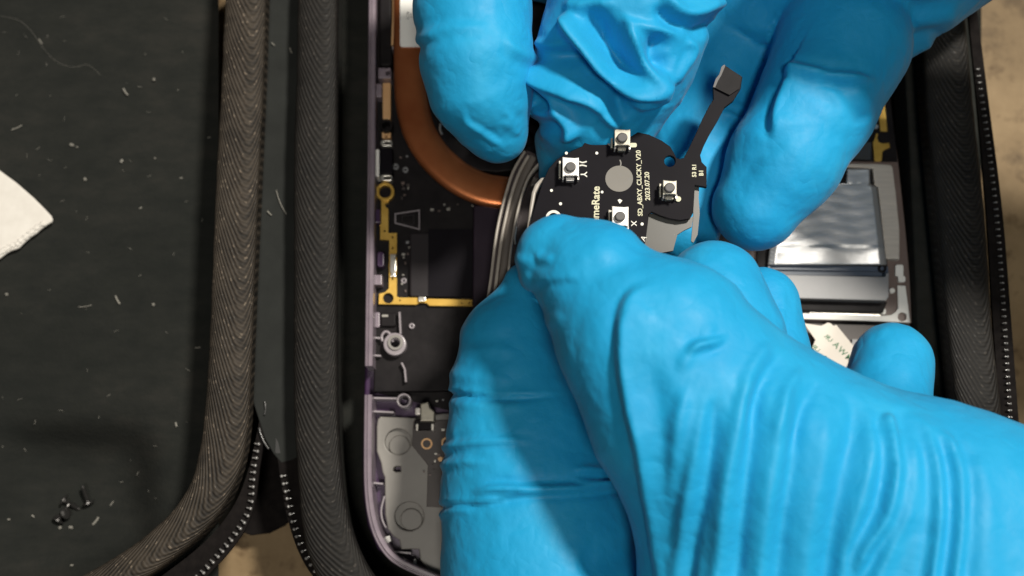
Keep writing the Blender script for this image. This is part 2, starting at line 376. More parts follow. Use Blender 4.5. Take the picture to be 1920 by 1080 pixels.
# walls under the lips
def wall(name, path, z0, z1, material, th=2.0):
    pts = [P(x, y, z1) for x, y in catmull(path, 8)]
    return sweep(name, pts, lambda i, t: [(-th / 2, 0), (th / 2, 0), (th / 2, z0 - z1), (-th / 2, z0 - z1)], material, case, closed_prof=True, smooth=False)
mid = lambda a, b, f=0.5: [(p[0] * (1 - f) + q[0] * f, p[1] * (1 - f) + q[1] * f) for p, q in zip(a, b)]
wall('side_wall', mid(LL, LR, 0.45), z_t + 0.3, ZL - 4, LINING, 5.5)
wall('side_wall', mid(RL, RR, 0.5), z_t + 0.3, ZL - 4, LINING, 5.5)
wall('side_wall', mid(QL, QR, 0.5), z_t + 0.3, ZL - 4, LINING, 5.5)
# hinge panel
HG = [(480, -140), (480, 300), (470, 600), (470, 740), (486, 790), (496, 822), (512, 850), (527, 868), (548, 862), (570, 850), (575, 600), (580, 300), (580, -140)]
plate('hinge_panel', [HG], 1.0, 2.2, HINGE, case, 0.3)
tube('glue_edge', [(496, 752), (498, 765), (496, 778)], 2.6, 1.8, GLUE, case)
tube('glue_edge', [(486, 802), (489, 815), (496, 830), (504, 842)], 2.6, 2.2, GLUE, case)
plate('glue_patch', [[(517, 820), (522, 830), (526, 850), (516, 850)]], 2.2, 2.4, GLUE, case)
plate('hinge_gap_shade', [[(462, 820), (560, 820), (566, 900), (560, 955), (535, 985), (505, 1000), (470, 1004), (440, 992), (452, 930)]], -17, -16, ZTAPE, case, 0.3)  # dark sheet added for the shaded gap and fabric below the hinge
plate('side_padding', [[(1668, -160), (1760, -160), (1790, 420), (1830, 800), (1860, 1200), (1752, 1200), (1722, 640), (1707, 300), (1690, 0)]], -9, 0.5, LINING, case, 0.6)
# zip tapes
tapered_plate_path('zip_tape', [(500, 700), (484, 800), (466, 880), (440, 945), (395, 1005), (330, 1060), (250, 1110), (100, 1160), (-200, 1185)],
                   [(505, 700), (497, 800), (486, 880), (477, 945), (455, 1000), (405, 1062), (330, 1125), (150, 1195), (-200, 1225)], 2.0, 0.9, ZTAPE)
tapered_plate_path('zip_tape', [(520, 855), (528, 910), (540, 975), (560, 1035), (590, 1085), (650, 1150), (740, 1215)],
                   [(560, 855), (562, 910), (572, 985), (590, 1050), (615, 1100), (670, 1160), (750, 1220)], 2.0, 0.9, ZTAPE)
tapered_plate_path('zip_tape', [(1795, -150), (1813, 0), (1833, 200), (1850, 400), (1862, 600), (1877, 800), (1893, 980), (1915, 1200)],
                   [(1804, -150), (1829, 0), (1855, 200), (1880, 400), (1896, 600), (1911, 800), (1926, 980), (1951, 1200)], 5.5, 0.9, ZTAPE)
# zipper teeth: one little moulded hook, shared mesh
def tooth_mesh():
    bm = bmesh.new()
    bmesh.ops.create_cube(bm, size=1.0)
    for vv in bm.verts: vv.co = Vector((vv.co.x * 1.9 + (0.15 if vv.co.z > 0 else 0), vv.co.y * 0.75, vv.co.z * 0.9))
    bmesh.ops.bevel(bm, geom=bm.edges[:], offset=0.24, segments=2, affect='EDGES', profile=0.5)
    nf = len(bm.faces)
    bmesh.ops.create_icosphere(bm, subdivisions=2, radius=0.58, matrix=Matrix.Translation((0.85, 0, 0.40)))  # ball that stands for the highlight on the nylon
    bm.faces.ensure_lookup_table()
    for k, f in enumerate(bm.faces): f.material_index = 0 if k < nf else 1
    for vv in bm.verts: vv.co *= S
    me = bpy.data.meshes.new('zip_tooth'); bm.to_mesh(me); bm.free()
    me.polygons.foreach_set('use_smooth', [True] * len(me.polygons)); me.materials.append(TOOTHBAR); me.materials.append(TOOTHGLINT); return me
TM = tooth_mesh()
def teeth(path, z, pitch_px, flip, jitter=0.0, scale=1.0):
    c_ = np.array(catmull(path, 10)); d = np.r_[0, np.cumsum(np.linalg.norm(np.diff(c_, axis=0), axis=1))]
    for s in np.arange(0, d[-1], pitch_px):
        x, y = np.interp(s, d, c_[:, 0]), np.interp(s, d, c_[:, 1]); x2, y2 = np.interp(s + 2, d, c_[:, 0]), np.interp(s + 2, d, c_[:, 1])
        p, q = P(x, y, z), P(x2, y2, z); o = link('zip_tooth', TM, case, p)
        a = math.atan2(q[1] - p[1], q[0] - p[0]) + (math.pi / 2 if flip else -math.pi / 2)
        o.rotation_euler = (0, 0, a + random.uniform(-jitter, jitter)); o.scale = (scale,) * 3
teeth([(481, 832), (475, 870), (471, 905), (469, 938), (460, 968), (445, 992), (424, 1020), (398, 1050), (370, 1080), (330, 1115)], 2.6, 13.5, True, 0.15, 0.62)
teeth([(533, 892), (540, 920), (546, 949), (553, 978), (562, 1008), (574, 1036), (590, 1062), (612, 1096), (640, 1130)], 2.6, 14.5, False, 0.1, 0.62)
teeth([(1832, 130), (1852, 270), (1867, 400), (1875, 500), (1883, 620), (1893, 790), (1902, 900)], 6.2, 12.6, True, 0.05, 0.40)

# ------------------------------------------------------------------ console
con = empty('handheld_console', P(1200, 540, -8), 'opened handheld game console with purple shell lying in the case', 'game console')
plate('back_shell', [[(690, -160), (1648, -160), (1676, 300), (1698, 600), (1716, 900), (1726, 1200), (880, 1200), (800, 1085), (742, 1056), (708, 1030), (689, 985), (681, 930), (680, 850), (684, 700), (690, 400)]], -9.5, -6, PURPLE, con, 0.5)
def rim(path, zt, wpx, material, name='shell_rim', zb=-6):
    pts = [P(x, y, zt) for x, y in catmull(path, 8)]; wv = wpx * MM(700, 500, zt)
    h = zb - zt
    return sweep(name, pts, lambda i, t: [(-wv / 2, h), (-wv / 2, -0.25), (-wv / 2 + 0.25, 0), (0.1 * wv - 0.15, 0), (0.1 * wv, -0.45), (0.1 * wv + 0.15, -0.45), (0.1 * wv + 0.3, -0.08), (wv / 2 - 0.2, -0.08), (wv / 2, -0.3), (wv / 2, h)], material, con, closed_prof=True, smooth=False)
rim([(699, -160), (698, 0), (697, 130), (696, 300), (694, 450), (692, 600), (691, 686)], 3.0, 14, RIM)
rim([(690, 740), (689, 850), (690, 915), (696, 965), (708, 1005), (727, 1036), (752, 1056), (800, 1078), (880, 1110)], 3.0, 14, RIM)
# inner black tray
plate('inner_tray', [[(703, -160), (1060, -160), (1060, 730), (700, 735), (701, 690)]], -6, -3.2, BLACK, con, 0.3)
plate('speaker_bar', [rrect(711, -160, 735, 124, 6)], -3.2, 1.5, BLACK, con, 0.5)
plate('copper_edge', [[(736, -160), (741, -160), (740, 20), (739, 60), (738, 84), (733, 84), (735, 40)]], -3, 1.8, TAN, con, 0.15)
plate('grey_tab', [[(728, 82), (737, 82), (737, 93), (728, 93)]], -3, 1.0, RIB, con)
plate('purple_tab', [[(709, 127), (733, 127), (733, 147), (709, 147)], ellipse(727, 137, 4)], -3.2, 1.2, RIM, con, 0.2)
plate('purple_tab', [[(704, 157), (716, 157), (716, 182), (704, 182)]], -3.2, 0.2, RIM, con, 0.2)
plate('purple_tab', [[(703, 392), (713, 392), (713, 418), (703, 418)]], -3.2, -0.5, PURPLE, con, 0.2)
plate('purple_tab', [rrect(707, 472, 720, 500, 4)], -3.2, -0.5, PURPLE, con, 0.2)
plate('purple_tab', [[(702, 515), (716, 515), (716, 534), (702, 534)]], -3.2, 0.3, RIM, con, 0.2)
# copper grounding strip and pads
plate('copper_strip', [rrect(717.5, 155, 732.5, 223, 2)], -3.2, -1.0, TAN, con, 0.1)
ring('screw_boss', 724, 235, 12, 7.5, -3.2, 0.3, BLACK, con, 0.2)
plate('copper_pad', [rrect(716, 246, 733, 259, 3), ellipse(724, 256, 2.2)], -3.2, -1.2, TAN, con, 0.1)
for yy in (268, 333):
    plate('solder_pad', [rrect(713.5, yy - 6, 735.5, yy + 6, 5), rrect(720, yy - 2, 733, yy + 2.5, 2)], -3.2, -0.6, SILV, con, 0.15)
plate('side_block', [rrect(712, 277, 736, 326, 3)], -3.2, 0.2, BLACK2, con, 0.3)
plate('white_bar', [rrect(705, 280, 711, 331, 1.5)], -3.2, 0.8, WHITE, con, 0.15)
gt = [(715, 374), (729, 374), (729, 380), (724, 381), (722, 385), (724, 389), (728, 391), (728, 437), (744, 437), (744, 474), (742, 478), (744, 484), (744, 512), (742, 517), (744, 522),
      (744, 556), (750, 558), (782, 558), (785, 562), (797, 563), (803, 560), (886, 562), (884, 568), (887, 574), (805, 573), (800, 568), (788, 567), (780, 571), (710, 570), (711, 551), (722, 548), (729, 541), (730, 450), (713, 449), (713, 422), (715, 420)]
plate('gold_trace', [gt, ellipse(728, 559, 10), ellipse(721, 433, 2), ellipse(736, 445, 2), ellipse(736, 465, 2), ellipse(736, 523, 2), ellipse(750, 563, 1.6), ellipse(866, 568, 1.6), ellipse(880, 568, 1.6)], -3.2, -2.2, GOLD, con)
ring('gold_ring', 722, 359, 17.5, 11.5, -3.2, -1.6, GOLD, con, 0.15)
plate('solder_patch', [[(731, 476), (743, 476), (741, 484), (743, 490), (743, 508), (741, 513), (743, 519), (731, 519), (733, 513), (731, 508)]], -2.2, -1.5, SILV, con, 0.2)
plate('solder_patch', [rrect(784, 556, 798, 565, 2)], -2.2, -1.4, SILV, con, 0.15)
# battery, outline mark, back plates
plate('battery', [rrect(768, 436, 905, 556, 5)], -3.2, -1.6, BATT, con, 0.4)
plate('battery_tape', [[(803, 430), (893, 430), (893, 556), (803, 556)]], -1.6, -1.4, BLACK2, con)
plate('outline_mark', [[(740, 400), (787, 393), (787, 431), (740, 419)], [(742.5, 402), (785, 395.5), (785, 428.5), (742.5, 417)]], -3.2, -3.0, RIB, con)
plate('outline_mark', [[(753, 404), (776, 402), (776, 422), (753, 417)], [(754.5, 405.5), (774.5, 403.5), (774.5, 420.5), (754.5, 416)]], -3.2, -3.05, BATT, con)
# copper heat pipe
hp = catmull([(768, -160, 3), (769, 0, 3), (769, 120, 3), (775, 205, 3), (797, 268, 3), (840, 318, 3), (892, 350, 3), (950, 362, 3), (1060, 366, 3)], 8)
hw = 31 * MM(770, 150, 3)
sweep('heat_pipe', [P(*p) for p in hp], lambda i, t: [(hw * math.copysign(abs(math.cos(a)) ** 0.45, math.cos(a)), 1.25 * math.copysign(abs(math.sin(a)) ** 0.7, math.sin(a))) for a in [2 * math.pi * k / 24 + 0.01 for k in range(24)]], COPPER, con, closed_prof=True)
lab = plate('label_sticker', [rrect(750, -120, 830, 88, 4)], 4.3, 4.6, WHITE, con)
for k, s in enumerate(('RC13', '2-2', 'M15L')): text('label_print', s, 767.5 + 6.5 * (k - 0.5) * 1.0, 29, 4.62, -90, 4.6, INK, lab, bold=0.01)
# fan beside the pipe
ring('fan_housing', 930, 190, 133, 104, -3.2, 3.6, BLACK, con, 0.3)
plate('fan_hub', [ellipse(930, 190, 40)], -3.2, 2.5, BLACK2, con, 0.4)
for k in range(24):
    a = 2 * math.pi * k / 24; a2 = a + 0.16
    plate('fan_blade', [[(930 + 42 * math.cos(a), 190 + 42 * math.sin(a)), (930 + 100 * math.cos(a2), 190 + 100 * math.sin(a2)), (930 + 100 * math.cos(a2 + 0.04), 190 + 100 * math.sin(a2 + 0.04)), (930 + 42 * math.cos(a + 0.07), 190 + 42 * math.sin(a + 0.07))]], -2.5, 1.8, BLACK2, con)
tube('fan_clip', [(826, 232), (825, 243), (829, 252)], 3.9, 2.2, SILV, con)
plate('fan_clip', [[(828, 219), (838, 232), (836, 238), (828, 230)]], 3.6, 4.0, SILV, con)
# posts and ribs in the corner below the trace
ring('screw_post', 740, 645, 21.5, 9, -6, -0.6, RIB, con, 0.3); ring('screw_post_step', 741, 642, 14.5, 9.2, -0.6, -0.1, GREY, con, 0.1)
tube('cable_guide', [(737, 641), (730, 625), (722, 622), (716, 630), (717, 640)], -1.5, 2.6, RIB, con)
def rib(a, b, wpx=3.2, z=-1.5):
    d = np.array(b, float) - np.array(a, float); n_ = np.array([-d[1], d[0]]) / (np.linalg.norm(d) + 1e-9) * wpx / 2
    a, b = np.array(a, float), np.array(b, float)
    plate('shell_rib', [[tuple(a + n_), tuple(b + n_), tuple(b - n_), tuple(a - n_)]], -6, z, RIB, con)
for a, b in (((749, 585), (751, 626)), ((701, 633), (716, 634)), ((701, 666), (714, 667)), ((697, 746), (745, 747)), ((697, 771), (738, 773)),
             ((697, 905), (718, 907)), ((722, 1034), (770, 1037)), ((753, 680), (759, 692)), ((759, 692), (761, 716))): rib(a, b)
ring('screw_post', 757, 751, 14, 9.5, -6, -1.2, RIB, con, 0.3)
plate('white_slot', [rrect(775, 1048, 780, 1074, 2.5)], -6, -2.5, WHITE, con, 0.1)
plate('post_pad', [rrect(703, 585, 712, 614, 3)], -6, -2.5, RIM, con, 0.2)
plate('connector_block', [rrect(714, 586, 742, 612, 3)], -6, -2.2, BLACK, con, 0.3)
plate('solder_patch', [rrect(716, 590, 728, 594, 1.5)], -2.2, -2.0, SILV, con)
ring('rubber_foot', 771, 612, 13, 7, -6, -3.4, DARKBROWN, con, 0.3)
plate('bay_floor', [[(703, 582), (886, 582), (884, 780), (703, 735)]], -6, -5.4, BLACK, con)
plate('shell_rib', [[(886, 575), (889, 575), (889, 655), (886, 655)]], -6, -1.0, RIB, con)
# control board moulding at lower left
gm = [(708, 786), (713, 781), (776, 783), (830, 775), (1000, 770), (1000, 1200), (880, 1200), (830, 1100), (815, 1083), (800, 1066), (788, 1050), (785, 1030), (752, 1030), (748, 1012), (738, 1006), (727, 992), (722, 965), (721, 895), (717, 885), (714, 868), (706, 846), (706, 800)]
plate('grey_moulding', [gm, ellipse(746, 828, 24), ellipse(767, 968, 27), [(738, 877), (743, 874), (751, 875), (751, 884), (742, 885), (737, 882)]], -6, -2.8, GREY, con, 0.35)
plate('recess_floor', [ellipse(746, 829, 26)], -6, -4.2, GREY, con); plate('recess_floor', [ellipse(767, 969, 29)], -6, -4.2, GREY, con)
plate('recess_dome', [ellipse(749, 836, 20)], -4.2, -3.6, GREY, con, 0.28); plate('recess_dome', [ellipse(771, 974, 21)], -4.2, -3.6, GREY, con, 0.28)
plate('brown_board', [[(775, 790), (1000, 780), (1000, 960), (800, 950), (802, 872), (784, 850), (772, 835)]], -2.8, -2.2, DARKBROWN, con, 0.1)
ring('copper_ring', 800, 832, 10.5, 7.5, -2.2, -1.9, TAN, con); ring('copper_ring', 838, 830, 10.5, 7.5, -2.2, -1.9, TAN, con)
plate('copper_dot', [ellipse(826, 861, 4.5)], -2.2, -1.9, TAN, con)
plate('white_slot', [[(722, 1007), (730, 1004), (733, 1014), (728, 1018)]], -6, -2.6, WHITE, con)
tube('cable_guide', [(721, 930), (715, 955), (717, 975), (724, 990)], -3, 2.0, RIB, con)
# shoulder switch
sw = plate('shoulder_switch', [[(788, 757), (803, 753), (806, 764), (815, 772), (814, 790), (788, 790)]], -2.2, 2.5, SWD, con, 0.3)
plate('switch_button', [rrect(778, 764, 789, 778, 3)], -1.6, 1.6, SWM, con, 0.3)
plate('switch_base', [rrect(777, 786, 812, 806, 3)], -2.2, 0.2, BLACK, con, 0.3)
for x in (780, 809): plate('switch_leg', [rrect(x, 795, x + 4, 807, 1)], -2.2, 0.5, SILV, con)
rc = random.Random(11)
for (x0, y0, x1, y1, nn) in ((742, 285, 765, 385, 9), (800, 378, 900, 395, 7), (752, 440, 766, 545, 9), (775, 590, 870, 640, 8), (800, 650, 880, 760, 8), (715, 700, 750, 735, 3), (790, 800, 830, 930, 8)):
    for k in range(nn):
        x, y = rc.uniform(x0, x1), rc.uniform(y0, y1); a_, b_ = rc.choice(((4, 2.4), (2.4, 4), (3, 3), (6, 4)))
        zb = -3.2 if y < 576 else (-5.4 if y < 780 else -2.2)
        plate('chip', [[(x, y), (x + a_, y), (x + a_, y + b_), (x, y + b_)]], zb, zb + 0.5, rc.choice((SILV, CONN, DARKBROWN, BROWNPCB)), con)
for x, y in ((760, 318), (757, 526), (868, 312), (772, 611), (742, 312)): ring('board_screw', x, y, 5.5, 2, -3.4, -2.6, RIB if y > 400 else CONN, con, 0.15)
# ---------- right hand side: main board, drive, ribbon
plate('main_board', [[(1060, -160), (1655, -160), (1668, 190), (1684, 300), (1697, 420), (1714, 606), (1060, 590)]], -6, -3.4, BROWNPCB, con, 0.2)
plate('black_tape', [[(1380, -160), (1660, -160), (1670, 190), (1683, 303), (1380, 300)]], -3.4, -3.0, BLACK, con)
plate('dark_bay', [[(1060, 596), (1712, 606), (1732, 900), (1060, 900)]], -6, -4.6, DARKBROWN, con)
plate('gold_strip', [[(1646, 189), (1659, 189), (1664, 246), (1651, 246)]], -3.0, -2.4, GOLD, con, 0.1)
plate('gold_bracket', [[(1637, 266), (1640, 260), (1643, 250), (1647, 250), (1645, 258), (1648, 266), (1655, 269), (1667, 267), (1669, 277), (1660, 280), (1655, 284), (1653, 302), (1640, 302)]], -3.0, -2.2, GOLD, con, 0.1)
plate('solder_dot', [ellipse(1643, 237, 4)], -3, -2.4, SILV, con)
plate('clear_patch', [[(1592, 268), (1634, 267), (1632, 300), (1592, 297)]], -3, -2.7, GLUE, con)
plate('silver_bracket', [[(1560, 306), (1640, 307), (1670, 309), (1674, 314), (1680, 360), (1687, 430), (1687, 486), (1660, 485), (1652, 400), (1646, 350), (1640, 346), (1637, 316), (1560, 312)]], -3.4, -1.0, STEEL, con, 0.2)
plate('solid_state_drive', [[(1420, 300), (1640, 308), (1648, 350), (1665, 503), (1420, 500)]], -3.4, -2.0, BLACK, con)
# foil: crinkled sheet
def foil():
    # right and left borders as a function of y
    ys = np.linspace(316, 497, 60); V = []; Fc = []; n = 44
    for j, y in enumerate(ys):
        xr = np.interp(y, [316, 346, 350, 430, 497], [1631, 1632, 1644, 1655, 1663]); xl = np.interp(y, [316, 345, 346, 420, 497], [1588, 1586, 1470, 1450, 1440])
        for i in range(n + 1):
            t = i / n; x = xl + (xr - xl) * t; jag = 0.9 * math.sin(y * 0.9 + 4 * t) * (1 if t > .97 or t < .03 else 0)
            z = 0.8 - 1.1 * (480 - y) / 180 + 0.05 * math.sin(y * 0.13 + 2.6 * math.sin(x * 0.023 + 0.02 * y)) * (0.5 + 0.5 * math.sin(x * 0.013 + y * 0.004)) + 0.02 * math.sin(y * 0.31 + 1.8 * math.sin(x * 0.05)) + 0.03 * math.sin(x * 0.11 - y * 0.05)
            if y > 462: z += -0.9 * ((y - 462) / 35) ** 1.6 + 0.25 * math.sin(x * 0.05)
            if t > 0.96 or t < 0.03: z -= 0.8
            V.append(P(x + jag, y, z))
    for j in range(len(ys) - 1):
        for i in range(n): a = j * (n + 1) + i; Fc.append((a, a + n + 1, a + n + 2, a + 1))
    o = mesh_obj('foil_cover', V, Fc, FOIL, con, smooth=True)
    md = o.modifiers.new('thick', 'SOLIDIFY'); md.thickness = 0.0001; return o
foil()
plate('drive_edge', [[(1440, 496), (1665, 500), (1666, 509), (1440, 505)]], -3.4, -1.2, SLATE, con)
plate('drive_edge_gold', [[(1440, 505), (1666, 509), (1666, 519), (1440, 515)]], -3.4, -1.9, SLATE, con)
ring('drive_screw', 1655, 503, 8, 4, -1.2, -0.6, BLACK, con, 0.2)
plate('drive_connector', [[(1440, 514), (1660, 519), (1662, 512), (1667, 512), (1667, 556), (1662, 564), (1440, 558)]], -3.4, 0.9, CONN, con, 0.2)
plate('connector_foot', [[(1440, 562), (1664, 566), (1656, 586), (1440, 580)]], -3.4, -1.6, BLACK, con, 0.2)
for k in range(44): x = 1519 + k * 3; plate('connector_pin', [[(x, 580 + k * .12), (x + 1.8, 580 + k * .12), (x + 1.8, 587 + k * .12), (x, 587 + k * .12)]], -3.4, -2.6, SILV, con)
plate('ground_bar', [[(1440, 585), (1660, 592), (1672, 590), (1680, 584), (1684, 578), (1683, 535), (1698, 536), (1707, 605), (1640, 602), (1440, 596)], ellipse(1692, 594, 8.5)], -3.4, -2.7, WHITE, con, 0.1)
plate('solder_pad', [rrect(1679, 496, 1694, 518, 4)], -3.4, -2.6, WHITE, con, 0.1); plate('solder_pad', [rrect(1684, 517, 1698, 529, 4)], -3.4, -2.65, WHITE, con, 0.1)
plate('solder_dot', [ellipse(1673, 545, 5)], -3.4, -2.6, WHITE, con); plate('solder_pad', [rrect(1652, 579, 1661, 589, 2)], -3.4, -2.5, WHITE, con)
plate('component_block', [[(1500, 585), (1508, 585), (1500, 680), (1470, 690), (1470, 600)]], -4.6, -3.0, BATT, con)
plate('solder_pad', [[(1478, 640), (1488, 634), (1488, 663), (1476, 664)]], -4.6, -2.6, WHITE, con, 0.1); plate('solder_pad', [rrect(1496, 676, 1506, 690, 2)], -4.6, -2.6, WHITE, con, 0.1)
plate('grey_panel', [[(1598, 636), (1720, 640), (1720, 760), (1590, 760)]], -4.6, -3.8, CONN, con)
rb = plate('ribbon_cable', [[(1507, 606), (1540, 611), (1552, 605), (1557, 606), (1563, 611), (1568, 609), (1603, 652), (1584, 694), (1576, 740), (1556, 705), (1523, 652), (1529, 637)]], -1.6, -1.3, CREAM, con)
rb2 = plate('ribbon_cable', [[(1505, 624), (1511, 624), (1520, 650), (1517, 653), (1550, 705), (1558, 735), (1530, 720), (1512, 690)]], -3.4, -3.1, CREAM, con)
for (x, y) in ((1553, 631), (1529, 650)):
    text('ribbon_print', 'R', x - 3, y + 0.5, -1.29, -50, 9, GREENINK, rb, mirror=True, bold=0.012); text('ribbon_print', 'U', x + 3, y + 5.5, -1.29, -50, 9, GREENINK, rb, bold=0.012)
text('ribbon_print', 'AWM', 1580, 660, -1.29, -48, 11.5, GREENINK, rb, spacing=1.25, bold=0.012); text('ribbon_print', 'AWM', 1557, 685, -1.29, -48, 11.5, GREENINK, rb, spacing=1.25, bold=0.012)
text('ribbon_print', 'F', 1519, 682, -3.09, 80, 10, GREENINK, rb2)

# ------------------------------------------------------------------ front shell piece held in the hands
fs = empty('front_shell_piece', P(960, 450, 22), 'smoked curved shell piece pinched between the gloved hands', 'shell piece')
plate('shell_body', [catmull([(988, 282), (966, 318), (951, 362), (938, 410), (930, 455), (922, 520), (912, 590), (905, 660)], 6) + [(1150, 660), (1150, 330), (1030, 300)]], 17.5, 18.5, SHELL, fs)
plate('shell_skirt', [[(888, 385), (955, 385), (925, 500), (915, 590), (905, 700), (885, 700)]], 2, 3, SKIRT, fs, 0.3)
tube('rim_line', [(984, 284), (963, 320), (949, 362), (937, 408), (929, 452), (922, 510), (914, 570), (907, 640)], 19.0, 3.0, SHELLRIM, fs)
tube('rim_line', [(991, 292), (973, 325), (959, 365), (948, 410), (940, 452), (933, 505), (927, 560), (921, 640)], 20.0, 3.4, SHELLRIM, fs)
def wallstrip(name, path, za, zb, wpx, material):
    pts = [P(x, y, zb) for x, y in catmull(path, 8)]; ww = wpx * MM(950, 400, zb)
    return sweep(name, pts, lambda i, t: [(-ww / 2, za - zb), (-ww / 2, -0.2), (-ww / 2 + 0.2, 0), (ww / 2 - 0.2, 0), (ww / 2, -0.2), (ww / 2, za - zb)], material, fs, closed_prof=True)
wallstrip('shell_wall', [(1000, 292), (984, 325), (970, 362), (959, 405), (951, 450), (945, 500), (940, 560), (934, 640)], 18.5, 19.6, 15, SHELLGREY)
wallstrip('shell_wall', [(1018, 298), (994, 326), (980, 360), (969, 402), (961, 445), (955, 490), (950, 560), (945, 640)], 18.5, 23, 5, SHELLRIM)
tube('rib_edge', [(968, 425), (965, 445), (966, 458)], 22, 2.2, SILV, fs)
plate('shell_block', [[(1000, 330), (1010, 334), (1004, 350), (994, 348)]], 18.5, 22, SHELLGREY, fs, 0.3)

# ------------------------------------------------------------------ clicky button board
ZB = 41.0
bd = empty('button_board', P(1160, 340, ZB), 'black button circuit board with white switches and flex cable held by the hands', 'circuit board')
outl = [(1098, 265), (1103, 254), (1111, 240), (1121, 232), (1145, 232), (1170, 237), (1192, 247), (1216, 252), (1240, 263), (1257, 275), (1264, 287), (1268, 296), (1275, 298), (1282, 296),
        (1291, 279), (1305, 250), (1318, 221), (1330, 198), (1338, 186), (1337, 162), (1345, 150), (1358, 122), (1392, 144), (1389, 166), (1375, 189), (1359, 201), (1346, 226), (1331, 251), (1319, 275), (1313, 291),
        (1316, 304), (1325, 313), (1325, 351), (1303, 347), (1300, 398), (1294, 410), (1275, 413), (1256, 410), (1238, 404), (1222, 397), (1216, 402), (1212, 440), (1200, 500), (990, 500), (991, 440), (999, 402), (1008, 372), (1018, 340), (1029, 316), (1045, 298), (1070, 284), (1092, 274)]
plate('board', [outl, ellipse(1256, 302, 10.5), ellipse(1036, 410, 9)], ZB - 1.0, ZB, BLACK2, bd, 0.08)
plate('edge_moulding', [[(1026, 330), (1013, 345), (1005, 362), (1000, 390), (995, 420), (990, 450), (984, 450), (990, 410), (993, 385), (997, 360), (1003, 345), (1014, 333)]], ZB - 4, ZB - 1.2, SHELLRIM, bd, 0.4)
plate('connector', [[(1345, 151), (1358, 122), (1391, 144), (1386, 166), (1368, 178), (1342, 165)]], ZB + 0.0, ZB + 0.5, BLACK, bd)
plate('connector_edge', [[(1337, 163), (1342, 148), (1349, 139), (1353, 125), (1358, 121), (1360, 123), (1353, 140), (1346, 152), (1341, 164)]], ZB + 0.1, ZB + 0.6, SWB, bd)
plate('grey_disc', [ellipse(1161, 335, 26, 24.5)], ZB, ZB + 0.12, DISC, bd)
plate('smoky_film', [[(1217, 400), (1240, 404), (1262, 411), (1290, 412), (1300, 405), (1297, 425), (1282, 432), (1270, 440), (1262, 470), (1205, 480), (1212, 440)]], ZB - 2.2, ZB - 1.5, FILM, bd)
plate('clear_tape', [[(1300, 347), (1311, 349), (1310, 372), (1312, 400), (1308, 440), (1300, 455), (1296, 452), (1300, 405)]], ZB - 1.8, ZB - 1.4, FILM, bd)
def arc(cx, cy, r, a0, a1, n=14): return [(cx + r * math.cos(math.radians(a0 + (a1 - a0) * k / n)), cy + r * math.sin(math.radians(a0 + (a1 - a0) * k / n))) for k in range(n + 1)]
plate('white_arc', [arc(1038, 409, 15, 190, 370) + arc(1038, 409, 10, 370, 190)], ZB, ZB + 0.06, SILK, bd)
tube('hole_edge', [(1123, 240), (1128, 255), (1138, 268), (1148, 274)], ZB, 2.0, GREY, bd)
def switch(cx, cy, w_, h_, body, rot=0.0, hi=3.2, lug=True):
    z = ZB + hi; s = plate('tactile_switch', [[(cx - w_ / 2, cy - h_ / 2), (cx - w_ / 4, cy - h_ / 2 + 1), (cx + w_ / 4, cy - h_ / 2 + 2), (cx + w_ / 2, cy - h_ / 2 + 1), (cx + w_ / 2, cy + h_ / 2), (cx + w_ / 3, cy + h_ / 2 - 3), (cx - w_ / 3, cy + h_ / 2 - 3), (cx - w_ / 2, cy + h_ / 2)]], z - 0.7, z, body, bd, 0.15)
    plate('switch_base', [[(cx - w_ / 2 + 2, cy - h_ / 2 + 3), (cx + w_ / 2 - 2, cy - h_ / 2 + 3), (cx + w_ / 2 - 2, cy + h_ / 2 - 2), (cx - w_ / 2 + 2, cy + h_ / 2 - 2)]], ZB, z - 0.72, SWB, s, 0.15)
    plate('switch_button', [ellipse(cx, cy - 1, 10, 9)], z, z + 0.9, SWB, s, 0.25)
    for sx in (-1, 1):
        x = cx + sx * w_ * 0.46; plate('switch_leg', [rrect(x - 1.6, cy + h_ / 2 - 2, x + 1.6, cy + h_ / 2 + 5, 1)], ZB, ZB + 1.6, SWM, s)
    plate('switch_leg', [rrect(cx - 9, cy + h_ / 2 + 1, cx + 7, cy + h_ / 2 + 7, 2)], ZB, ZB + 1.2, SWM if body is SWM else SWD, s, 0.1)
    plate('switch_leg', [rrect(cx - w_ / 2 - 7, cy - h_ / 2 + 7, cx - w_ / 2 - 3, cy + h_ / 2 + 2, 1)], ZB, ZB + 1.0, SWD, s, 0.1)
    return s
switch(1167, 258, 30, 34, SWD); switch(1070, 313, 31, 38, SWM); switch(1163, 406, 31, 40, SWM); switch(1256, 352, 26, 30, SWD)
text('board_print', 'Y', 1094, 327, ZB, -90, 12, SILK, bd, bold=0.02); text('board_print', 'X', 1188, 419, ZB, -90, 10, SILK, bd, bold=0.02)
text('board_print', 'SD_ABXY_CLICKY_V20', 1199, 343, ZB, 90.5, 8.6, SILKY, bd, bold=0.03, spacing=1.02); text('board_print', '2023.07.20', 1214, 349, ZB, 90.5, 8.6, SILKY, bd, bold=0.03, spacing=1.02)
text('board_print', 'eXtremeRate', 1117, 402, ZB, 88, 14, SILKY, bd, bold=0.03)
text('board_print', 'R1', 1302, 313, ZB, 90, 7.5, SILKY, bd, bold=0.04); text('board_print', '53', 1302, 327, ZB, 90, 7.5, SILKY, bd, bold=0.04); text('board_print', 'B1', 1315, 324, ZB, 90, 8, SILKY, bd, bold=0.04)
for pts in ([(1086, 303), (1092, 305), (1100, 303)], [(1086, 311), (1092, 310), (1100, 312)]): tube('board_trace', pts, ZB, 1.6, SILK, bd)
